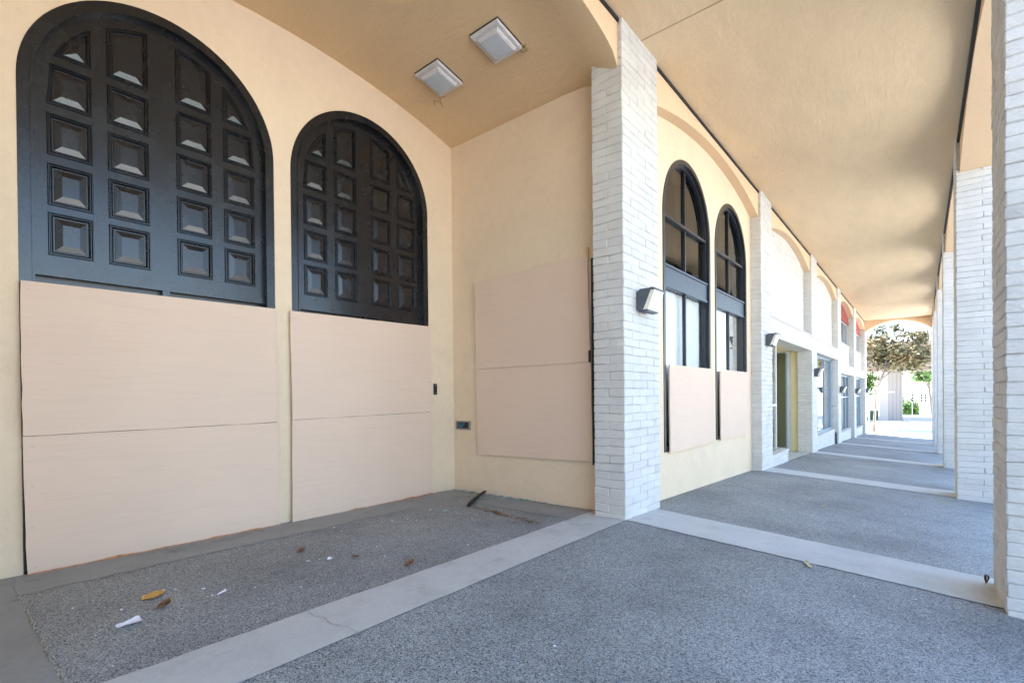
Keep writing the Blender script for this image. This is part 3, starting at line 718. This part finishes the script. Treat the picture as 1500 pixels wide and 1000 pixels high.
# ------------------------------------------------------------------ brick infill bays
def brick_wall(name, a, b, z0, z1, x, label, spring=4.85, rise=.345):
    t = thing(name, label, 'brick wall', 'white brick infill above the lintels', (x, (a + b) / 2, z0)); m = MB()
    def rows(k):
        out = []; y = a - (.19 if k % 2 else 0)
        while y < b - .02:
            e = min(y + .38, b); s0 = max(y, a)
            if e - s0 > .03: out.append((x - .15, x, s0, e))
            y += .38
        return out
    brick_blocks(m, 0, 0, 0, 0, z0, z1, rows); m.build('brickwork', 'brick', t, 30)
    m = MB(); m.box((x - .16, a, z0), (x - .0115, b, z1)); m.build('mortar_joint', 'mortar', t, 0)
    return t
def lintel(a, b, z0, z1, label, xf=-.015):
    m = MB(); m.box((WALLX - .22, a + .003, z0), (xf, b - .003, z1), ch=.006); m.box((WALLX - .01, a + .004, z1 + .0005), (xf + .02, b - .004, z1 + .035), ch=.006)
    for k in range(1, int((b - a) / .55)):                       # shallow board marks on the face
        y = a + .55 * k; m.box((xf - .01, y - .004, z0 + .01), (xf + .003, y + .004, z1 - .01))
    return tag(m.build('lintel', 'white_wall', None, 20), label, 'lintel', 'white box lintels', 'thing')

brick_wall('brick_wall', brick_wall_later[0], brick_wall_later[1], -.3, 5.3, WALLX, 'plain white brick wall of the bay added behind the viewpoint to cut light')  # unseen infill of the added bay, there to hold light back
# bay 2: yellow doorway
a, b = py(1) + PW, py(2)
brick_wall('brick_wall', a + .003, b - .003, 2.95, 5.30, WALLX, 'white brick wall above the yellow doorway lintel')
lintel(a, b, 2.55, 2.96, 'white box lintel over the yellow doorway')
gf = lambda y: gz(0, y)
t = thing('entrance_alcove', 'yellow walled entrance alcove with smooth concrete floor', 'alcove', None, (-.8, (a + b) / 2, gf(b)))
m = MB(); m.box((-1.75, a - .3, -1.0), (-1.65, b + .25, 2.75)); m.box((-1.65, a - .3, -1.0), (-PD - .002, a - .2, 2.75)); m.box((-1.65, b + .12, -1.0), (-PD - .002, b + .25, 2.75)); m.build('wall', 'yellow', t, 0)
m = MB(); m.box((-1.65, a - .2, 2.58), (WALLX - .222, b + .12, 2.75)); m.build('soffit', 'yellow', t, 0)
m = MB(); m.add([(x, y, gz(min(x, 0), y) + .012) for x, y in ((-1.65, a - .2), (-.02, a), (-.02, b), (-1.65, b + .12))], [(0, 1, 2, 3)]); m.build('concrete_slab', 'band', t, 0)
m = MB(); brick_blocks(m, 0, 0, 0, 0, gf(b) - .1, 2.56, lambda k: [(-PD - .003, -PD + .10, b - .19 * (k % 2) * 0 - .0, b + .06)], j=.001); 
t = thing('glass_door', 'aluminium framed glass door standing in the yellow alcove', 'door', None, (-.82, b + .05, gf(b)))
zb_, zt_ = gf(b) + .02, 2.53; yd = b + .06
m = MB()
for x0, x1, z0, z1 in ((-1.36, -1.31, zb_, zt_), (-.66, -.585, zb_, zt_), (-1.36, -.585, zt_, zt_ + .05), (-1.31, -.66, zb_, zb_ + .09)): m.box((x0, yd - .03, z0 + .0005), (x1, yd + .03, z1 - .0005))
m.build('frame', 'alu', t, 0)
m = MB(); m.box((-.70, yd - .045, zb_ + .05), (-.668, yd - .0305, zt_ - .02)); m.build('meeting_stile', 'bluealu', t, 0)
m = MB(); m.add([(x, yd - .01, z) for x, z in ((-1.31, zb_ + .09), (-.70, zb_ + .09), (-.70, zt_), (-1.31, zt_))], [(0, 1, 2, 3)]); m.build('pane', 'pane_green', t, 0)
m = MB(); m.box((-1.02, yd - .075, .45), (-.995, yd - .05, 1.6)); m.box((-1.02, yd - .05, .5), (-.995, yd - .0305, .53)); m.box((-1.02, yd - .05, 1.5), (-.995, yd - .0305, 1.53)); m.build('handle', 'alu', t, 0)
t = thing('side_light', 'white framed side window at the near edge of the yellow doorway', 'window', None, (WALLX - .05, 12.2, gf(12.2)))
m = MB()
for y0, y1, z0, z1 in ((a + .004, a + .06, gf(a) + .25, 2.54), (13.15, 13.21, gf(13) + .25, 2.54), (a + .06, 13.15, 2.48, 2.54), (a + .06, 13.15, 1.02, 1.07)): m.box((WALLX - .10, y0, z0), (WALLX - .05, y1, z1))
m.build('frame', 'light_frame', t, 0)
m = MB(); m.add([(WALLX - .075, y, z) for y, z in ((a + .06, gf(a) + .25), (13.15, gf(a) + .25), (13.15, 2.48), (a + .06, 2.48))], [(0, 1, 2, 3)]); m.build('pane', 'pane', t, 0)
def apron(y0, y1, h0, h1, x, label, slope=True):
    t = thing('low_apron_wall', label, 'low wall', 'low white brick walls under the openings', (x, (y0 + y1) / 2, gf(y0))); m = MB()
    n = max(1, int((h1) / CO)); z0 = gf(y1) - .08
    def rows(k):
        out = []; y = y0 - (.19 if k % 2 else 0)
        while y < y1 - .02:
            e = min(y + .38, y1); s0 = max(y, y0)
            if e - s0 > .03: out.append((x - .16, x, s0, e))
            y += .38
        return out
    ztop = h0; brick_blocks(m, 0, 0, 0, 0, z0, ztop, rows); m.build('brickwork', 'brick', t, 30)
    m = MB(); m.box((x - .165, y0 + .004, z0), (x - .0115, y1 - .0115, ztop - .006)); m.build('mortar_joint', 'mortar', t, 0)
    m = MB(); m.box((x - .17, y0 + .002, ztop + .001), (x + .012, y1 + .01, ztop + .04), ch=.006); m.build('sill', 'white_wall', t, 20)
apron(a + .003, 13.25, gf(12) + .22, .3, -.012, 'low white brick step wall beside the yellow doorway')

# bay 3: blue framed window
def shop_window(y0, y1, z0, z1, x, nv, label, mat='bluealu', bars=()):
    t = thing('shop_window', label, 'window', 'framed shop windows under the lintels', (x, (y0 + y1) / 2, z0)); m = MB(); f = .06
    m.plate([(y0, z0), (y1, z0), (y1, z1), (y0, z1)], [[(y0 + f, z0 + f), (y1 - f, z0 + f), (y1 - f, z1 - f), (y0 + f, z1 - f)]], FX_map, x - .05, x + .03); m.build('frame', mat, t, 0)
    for k in range(1, nv):
        y = y0 + (y1 - y0) * k / nv; m = MB(); m.box((x - .045, y - .025, z0 + f + .001), (x + .02, y + .025, z1 - f - .001)); m.build('mullion', mat, t, 0)
    for z in bars:
        m = MB(); m.box((x - .04, y0 + f, z - .03), (x + .017, y1 - f, z + .03)); m.build('transom', mat, t, 0)
    for k in range(nv):
        ya, yb = y0 + (y1 - y0) * k / nv, y0 + (y1 - y0) * (k + 1) / nv
        m = MB(); m.add([(x - .01, y, z) for y, z in ((ya + .02, z0 + .02), (yb - .02, z0 + .02), (yb - .02, z1 - .02), (ya + .02, z1 - .02))], [(0, 1, 2, 3)]); m.build('pane', 'pane', t, 0)
    m = MB(); m.box((x - .9, y0 - .2, z0 - .2), (x - .8, y1 + .2, z1 + .2)); m.build('interior_backing', 'curtain', t, 0)
    return t
a, b = py(2) + PW, py(3)
brick_wall('brick_wall', a + .003, b - .003, 2.93, 5.30, WALLX, 'white brick wall above the blue framed window')
lintel(a, b, 2.56, 2.94, 'white box lintel over the blue framed window')
shop_window(a + .25, b - .10, -.06, 2.56, WALLX - .06, 3, 'tall blue framed window over a low brick wall')
apron(a + .003, b - .35, -.10, .5, -.09, 'low white brick wall under the blue framed window')
m = MB(); m.box((-.17, b - .33, gf(b) - .05), (-.02, b - .02, gf(b) + .42), ch=.01); m.box((-.15, b - .30, gf(b) + .4205), (-.06, b - .05, gf(b) + .46), ch=.01)
tag(m.build('meter_box', 'lamp_house', None, 20), 'small dark box on the ground beside the pier past the blue window', 'utility box', kind='thing')
# bays 4 and 5: red awning, upper window, white spandrel, lintel, lower window
for i, nm in ((3, 'nearer'), (4, 'farther')):
    a, b = py(i) + PW, py(i + 1)
    m = MB(); arc = seg_arc(a + .01, b - .01, 4.85, .34, 24)
    prof = [(a + .01, 4.50)] + [(b - .01, 4.50)] + arc
    n = len(prof)
    ctr = (a + b) / 2
    v = [(WALLX - .06, y, z) for y, z in prof] + [(WALLX - .01 if k < 2 else WALLX - .055, y, z - (.03 if k < 2 else .0)) for k, (y, z) in enumerate(prof)]
    m.add(v, [tuple(range(n))[::-1], tuple(range(n, 2 * n))] + [(k, (k + 1) % n, (k + 1) % n + n, k + n) for k in range(n)])
    tag(m.build('awning', 'red', None, 0), 'red cloth awning filling the %s far arch' % nm, 'awning', 'red awnings in the far arches', 'thing')
    shop_window(a + .05, b - .05, 3.45, 4.49, WALLX - .09, 4, 'grey upper window under the %s red awning' % nm, 'alu')
    m = MB(); m.box((WALLX - .15, a + .003, 2.42), (WALLX, b - .003, 3.44)); m.box((WALLX - .14, a + .003, 3.4405), (WALLX + .03, b - .003, 3.475), ch=.005); tag(m.build('spandrel_wall', 'white_wall', None, 0), 'white panel wall under the upper window in the %s awning bay' % nm, 'wall', kind='thing')
    lintel(a, b, 2.08, 2.44, 'white box lintel in the %s red awning bay' % nm)
    shop_window(a + .2, b - .15, gf(b) + .30, 2.08, WALLX - .06, 4, 'lower shop window in the %s red awning bay' % nm, 'bluealu', (1.1,))
    apron(a + .003, b - .5, gf(a) + .28, .3, -.10, 'low white brick wall in the %s red awning bay' % nm)

# ------------------------------------------------------------------ litter
def leaf_mesh(name, x, y, ln, wd, ang, mat, label, cat, curl=.02, seed=0, shape='leaf'):
    rng = random.Random(seed); m = MB(); n = 9; k = 4; V = []
    for i in range(n + 1):
        s = i / n; half = wd * (math.sin(math.pi * min(1, s * .96 + .02)) ** .7) * (1 + rng.uniform(-.18, .18))
        if shape == 'paper': half = wd * (.75 + .25 * math.sin(s * 5 + seed)) * (1 if 0 < i < n else .8)
        for j in range(k + 1):
            q = -1 + 2 * j / k; u, v = (s - .5) * ln, q * half
            z = .006 + curl * (abs(q) ** 2 * (.4 + .6 * s) + .3 * s * s) + rng.uniform(0, .004)
            V.append((u, v, z))
    c, s_ = math.cos(ang), math.sin(ang)
    W = [(x + u * c - v * s_, y + u * s_ + v * c, gz(x + u * c, y + u * s_) + z) for u, v, z in V]; nv = len(W)
    W2 = [(p[0], p[1], p[2] + .0015) for p in W]
    q = [(i * (k + 1) + j, i * (k + 1) + j + 1, (i + 1) * (k + 1) + j + 1, (i + 1) * (k + 1) + j) for i in range(n) for j in range(k)]
    m.add(W + W2, q + [tuple(t + nv for t in f[::-1]) for f in q])
    return tag(m.build(name, mat, None, 0), label, cat, 'litter on the recess floor', 'thing')
leaf_mesh('dry_leaf', -1.56, .99, .15, .055, rad(115), 'leaf_y', 'yellow dried leaf on the dark paving near the left door', 'leaf', .008, 1)
leaf_mesh('dry_leaf', -1.29, .98, .085, .032, rad(112), 'leaf_b', 'small brown curled leaf just right of the yellow leaf', 'leaf', .03, 2)
leaf_mesh('paper_scrap', -1.16, .77, .12, .052, rad(92), 'paper', 'crumpled white paper scrap, largest litter near the left corner', 'paper', .012, 3, 'paper')
leaf_mesh('paper_scrap', -1.24, 1.30, .075, .012, rad(115), 'paper', 'thin white paper strip on the paving right of the yellow leaf', 'paper', .008, 4, 'paper')
leaf_mesh('paper_scrap', -1.32, 2.14, .045, .022, rad(120), 'paper', 'tiny white paper scrap in the middle of the recess floor', 'paper', .01, 5, 'paper')
leaf_mesh('dry_leaf', -.68, 2.45, .09, .035, rad(120), 'leaf_b', 'reddish brown leaf lying near the concrete band', 'leaf', .03, 6)
leaf_mesh('dry_leaf', -1.72, 2.10, .10, .026, rad(118), 'leaf_b', 'flat brown leaf nearest the seam between the two doors', 'leaf', .02, 7)
leaf_mesh('dry_leaf', -1.20, 2.30, .07, .015, rad(20), 'leaf_b', 'thin brown leaf beside the tiny white scrap', 'leaf', .015, 8)
leaf_mesh('dry_leaf', 1.70, 4.72, .15, .020, rad(115), 'leaf_o', 'curved pale seed pod on the edge of the first cross band', 'seed pod', .012, 9)
leaf_mesh('dry_leaf', 1.42, 7.75, .09, .012, rad(60), 'leaf_o', 'pale leaf in the walkway bay past the corner pier', 'leaf', .012, 10)
leaf_mesh('dry_leaf', 1.12, 8.60, .10, .016, rad(10), 'leaf_o', 'pale leaf farthest along the walkway paving', 'leaf', .012, 11)
leaf_mesh('dry_leaf', CW - .04, 5.40, .05, .018, rad(80), 'leaf_b', 'dark leaf caught against the foot of the nearest right column', 'leaf', .05, 12)
m = MB()
zz = lambda x, y, h: (x, y, gz(x, y) + h)
m.tube([zz(-1.84, 4.28, .02), zz(-1.98, 4.50, .024), zz(-2.12, 4.75, .03), zz(-2.24, 5.01, .045)], [.024, .026, .022, .016], 8); m.tube([zz(-1.98, 4.5, .04), zz(-1.93, 4.56, .07)], [.015, .006], 6)
tag(m.build('charred_stick', 'stick', None, 40), 'dark charred stick lying in the recess corner', 'stick', kind='thing')
rng = random.Random(12); m = MB()
for k in range(90):
    s = rng.random(); x = -1.75 + 1.1 * s + rng.uniform(-.02, .02); y = 4.30 - .20 * s + rng.gauss(0, .025); an = rng.uniform(-.9, .9) - .2; ln = rng.uniform(.02, .09)
    m.tube([zz(x, y, .008), zz(x + ln * math.cos(an), y + ln * math.sin(an), .012)], rng.uniform(.0015, .0045), 4)
tag(m.build('twig_debris', 'twig', None, 0), 'line of brown twigs and crumbs across the recess floor', 'debris', kind='stuff')
m = MB()
for k in range(190):
    if rng.random() < .6: x, y = rng.uniform(-2.85, -1.2), YR - abs(rng.gauss(0.03, .06))
    elif rng.random() < .6: x, y = rng.gauss(-2.35, .25), rng.gauss(4.75, .14)
    else: x, y = rng.gauss(-1.85, .18), rng.gauss(4.0, .15)
    if x < -RD + .03 or y > YR - .01: continue
    s = rng.uniform(.006, .024) if rng.random() < .93 else .045; an = rng.uniform(0, 6.28); z0 = .008
    p = [(x + s * math.cos(an + q) * rng.uniform(.6, 1.3), y + s * math.sin(an + q) * rng.uniform(.6, 1.3)) for q in (0, 1.9, 4.1)]
    tl = rng.uniform(.0, .012)
    v = [zz(p[0][0], p[0][1], z0 + tl), zz(p[1][0], p[1][1], z0), zz(p[2][0], p[2][1], z0 + .002)]
    m.add(v + [(a_, b_, c_ + .004) for a_, b_, c_ in v], [(0, 2, 1), (3, 4, 5), (0, 1, 4, 3), (1, 2, 5, 4), (2, 0, 3, 5)])
tag(m.build('broken_glass', 'shard', None, 0), 'green broken glass crumbs scattered in the recess corner', 'broken glass', kind='stuff')
# fine dust and crumbs scattered over the walk
m = MB()
for k in range(110):
    x, y = (rng.uniform(-2.3, -.5), rng.uniform(.5, 4.5)) if rng.random() < .6 else (rng.uniform(0, 2.7), rng.uniform(2, 9)); s = rng.uniform(.003, .008); z = gz(x, y) + .001
    m.add([(x - s, y - s, z), (x + s, y - s * .7, z), (x + s * .4, y + s, z), (x, y, z + s)], [(0, 1, 3), (1, 2, 3), (2, 0, 3)], rng.choice((0, 0, 1)))
tag(m.build('floor_crumbs', ['paper', 'leaf_o'], None, 0), 'pale specks and crumbs scattered over the paving', 'debris', kind='stuff')

# ------------------------------------------------------------------ beyond the end arch
CAMP = Vector((2.4278, 0.0, 1.35))
G = GOUT
def tree(name, base, lean, crown_c, crown_r, n, mat, label, leaf=.16, seed=1, trunk_r=.13):
    rng = random.Random(seed); t = thing(name, label, 'tree', None, base)
    m = MB(); b0 = Vector(base); top = Vector(crown_c)
    mid = b0.lerp(top, .55) + Vector(lean)
    pts = [b0 + Vector((0, 0, -.1)), b0.lerp(mid, .5) + Vector((.05, 0, 0)), mid, mid.lerp(top, .6), top]
    m.tube(pts, [trunk_r * k for k in (1.2, 1, .8, .55, .3)], 9)
    tips = []
    for k in range(16):
        s = pts[2].lerp(pts[4], rng.uniform(0, 1)); d = Vector((rng.gauss(0, 1), rng.gauss(0, 1), rng.gauss(.1, .6))).normalized()
        e = top + Vector((d.x * crown_r[0], d.y * crown_r[1], d.z * crown_r[2])) * rng.uniform(.5, .95); tips.append(e)
        m.tube([s, s.lerp(e, .5) + Vector((rng.uniform(-.2, .2), rng.uniform(-.2, .2), rng.uniform(0, .3))), e], [trunk_r * .35, trunk_r * .2, trunk_r * .06], 5)
    m.build('trunk', 'trunk', t, 40)
    m = MB()
    cl = []
    for k in range(60):
        d = Vector((rng.gauss(0, 1), rng.gauss(0, 1), rng.gauss(0, 1))).normalized() * (rng.random() ** .45)
        cl.append((top + Vector((d.x * crown_r[0], d.y * crown_r[1], d.z * crown_r[2])), rng.uniform(.28, .62), rng.random()))
    for k in range(n):
        c, r, tone = rng.choice(cl)
        p = c + Vector((rng.gauss(0, r * .6), rng.gauss(0, r * .6), rng.gauss(0, r * .42))); s = leaf * rng.uniform(.5, 1.2)
        a_ = Vector((rng.gauss(0, 1), rng.gauss(0, 1), rng.gauss(0, .5))).normalized(); b_ = a_.cross(Vector((rng.gauss(0, 1), rng.gauss(0, 1), 1))).normalized()
        m.add([p - a_ * s, p + b_ * s * .45, p + a_ * s, p - b_ * s * .45], [(0, 1, 2, 3)], 0, min(1, max(0, tone * .7 + rng.uniform(-.15, .35))))
    m.build('crown', mat, t, 0); return t
tree('street_tree', (0.02, 39.8, G), (-.50, -1.2, -.4), (1.05, 43.0, 4.2), (2.5, 1.8, 1.75), 8500, 'leaf_dull', 'olive brown street tree with leaning trunk seen through the end arch', .15, 3, .075)
tree('green_tree', (3.4, 76, G), (0, 0, 0), (3.0, 74.5, 3.5), (1.6, 2.2, 1.5), 1500, 'leaf_green', 'bright green tree behind the canopy at the right of the end arch', .22, 5, .14)
tree('green_tree', (-2.6, 66, G), (0, 0, 0), (-2.1, 66, 2.2), (.9, 1.6, 1.5), 1200, 'leaf_green', 'bright green tree at the left edge of the end arch', .2, 6, .12)
m = MB(); rng = random.Random(8)
for k in range(1500):
    p = Vector((rng.uniform(.6, 2.2), 72 + rng.uniform(-1, 1), G + abs(rng.gauss(0, .75)))); s = rng.uniform(.1, .25)
    a_ = Vector((rng.gauss(0, 1), rng.gauss(0, 1), rng.gauss(0, .5))).normalized(); b_ = a_.cross(Vector((rng.gauss(0, 1), rng.gauss(0, 1), 1))).normalized()
    m.add([p - a_ * s, p + b_ * s * .5, p + a_ * s, p - b_ * s * .5], [(0, 1, 2, 3)], 0, rng.random() * .9)
tag(m.build('hedge', 'leaf_green', None, 0), 'distant green hedge right of the big pale pillar', 'hedge', kind='thing')
t = thing('canopy_building', 'pale canopy building with one big square pillar beyond the end arch', 'building', None, (.3, 55, G))
m = MB(); ca, sa = math.cos(rad(34)), math.sin(rad(34)); hw = .62
def rotp(u, v): return (.35 + u * ca - v * sa, 55.4 + u * sa + v * ca)
m.plate([rotp(u, v) for u, v in ((-hw, -hw), (hw, -hw), (hw, hw), (-hw, hw))], [], FZ_map, G - .1, 3.4)
for k in range(4):
    u = -hw + .16 + k * .31
    m.plate([rotp(a_, b_) for a_, b_ in ((u - .05, -hw - .05), (u + .05, -hw - .05), (u + .05, -hw + .01), (u - .05, -hw + .01))], [], FZ_map, G - .05, 3.39)
m.plate([rotp(u * 1.12, v * 1.12) for u, v in ((-hw, -hw), (hw, -hw), (hw, hw), (-hw, hw))], [], FZ_map, G - .1, G + .12)
m.build('pillar', 'out_pillar', t, 0)
m = MB()
for k in range(5): m.box((-5 - .12 * k, 52.6 - .12 * k, 3.401 + .42 * k), (9 + .12 * k, 66, 3.401 + .42 * k + .40))
m.build('canopy', 'out_canopy', t, 0)
m = MB(); m.box((-.36, 45.9, G - .1), (1.62, 46.3, G + .42), ch=.02); tag(m.build('low_plaza_wall', 'plaza', None, 0), 'low pale wall across the plaza in front of the pillar', 'low wall', kind='thing')
m = MB()
for k in range(4): m.box((1.66, 45.6 + .3 * k, G - .1), (5.2, 45.9 + .3 * k - .001, G + .11 * (k + 1)))
tag(m.build('plaza_steps', 'steel', None, 0), 'blue grey steps right of the low plaza wall', 'steps', kind='thing')
t = thing('planter_box', 'green planter box beside the leaning tree', 'planter', None, (-1.0, 56.6, G))
m = MB(); m.box((-1.42, 56.4, G - .05), (-.62, 57.0, G + .95), ch=.02); m.build('box', 'green_box', t, 0)
for k in range(4):
    m = MB(); m.box((-1.36 + .2 * k, 56.37, G + .1), (-1.25 + .2 * k, 56.399, G + .85)); m.build('slot', 'signal', t, 0)
t = thing('white_rail', 'thin white rail crossing in front of the big pillar', 'rail', None, (.2, 44, G))
m = MB(); m.tube([(-.5, 44.2, 1.28), (.95, 45.2, 1.28)], .03, 8); m.build('bar', 'light_frame', t, 30)
m = MB(); m.tube([(-.5, 44.2, G), (-.5, 44.2, 1.28)], .025, 8); m.build('post', 'light_frame', t, 30)
for i, (x, y, lab) in enumerate(((1.68, 70.5, 'dark signal head nearest the big pillar'), (2.45, 70.5, 'dark double signal head in the middle of the arch view'), (2.82, 70.5, 'dark green signal head nearest the right columns'))):
    t = thing('traffic_signal', lab, 'traffic signal', 'signals beyond the plaza', (x, y, G))
    m = MB(); m.tube([(x, y, G), (x, y, 1.0)], .04, 8); m.build('pole', 'steel', t, 30)
    m = MB(); w = .10
    for k in range(3): m.box((x - w, y - .12, .15 + .30 * k), (x + w, y + .02, .40 + .30 * k), ch=.02)
    m.build('head', 'signal', t, 0)
t = thing('tree_guard', 'steel guard and stake round the foot of the leaning tree', 'tree guard', None, (0, 39.6, G))
m = MB()
for dx in (-.16, .16): m.tube([(dx, 39.55, G), (dx, 39.55, G + 1.5)], .02, 6)
for z in (.6, 1.45): m.tube([(-.16, 39.55, G + z), (.16, 39.55, G + z)], .015, 6)
m.build('stake', 'steel', t, 30)

# ------------------------------------------------------------------ light, sky, camera
EL, AZ = rad(70), rad(-70)                                # sun over the building: azimuth from +y towards +x
sd = Vector((math.cos(EL) * math.sin(AZ), math.cos(EL) * math.cos(AZ), math.sin(EL)))
sl = bpy.data.lights.new('sun', 'SUN'); sl.energy = 4.4; sl.angle = rad(.53); sl.color = (1.0, .945, .86)
so = bpy.data.objects.new('sun', sl); COL.objects.link(so); so.rotation_euler = sd.to_track_quat('Z', 'Y').to_euler(); so.location = (0, 0, 30)
w = bpy.data.worlds.new('World'); scene.world = w; w.use_nodes = True; nt = w.node_tree
bg = nt.nodes['Background']; sky = nt.nodes.new('ShaderNodeTexSky'); sky.sky_type = 'NISHITA'; sky.sun_disc = False
sky.sun_elevation = EL; sky.sun_rotation = AZ; sky.air_density = 1.0; sky.dust_density = 0.0; sky.ozone_density = 2.0
nt.links.new(sky.outputs[0], bg.inputs[0]); bg.inputs[1].default_value = 0.15

cd = bpy.data.cameras.new('camera'); co = bpy.data.objects.new('camera', cd); COL.objects.link(co)
cd.sensor_width = 36; cd.lens = 720.31 * 36 / 1500; cd.shift_y = 82.26 / 1500; cd.clip_start = .05; cd.clip_end = 3000
fw = Vector((-0.63946195, 0.76880028, -0.00587789)); rt = Vector((0.76881375, 0.63939878, -0.00972724)); up = Vector((0.00371999, 0.01073921, 0.99993541))
M = Matrix((rt, up, -fw)).transposed().to_4x4(); M.translation = CAMP; co.matrix_world = M
scene.camera = co
vs = scene.view_settings; vs.view_transform = 'Standard'; vs.look = 'None'; vs.gamma = 1.0; vs.exposure = 2.65
scene.cycles.max_bounces = 10; scene.cycles.diffuse_bounces = 7; scene.cycles.transparent_max_bounces = 12
scene.cycles.use_denoising = True
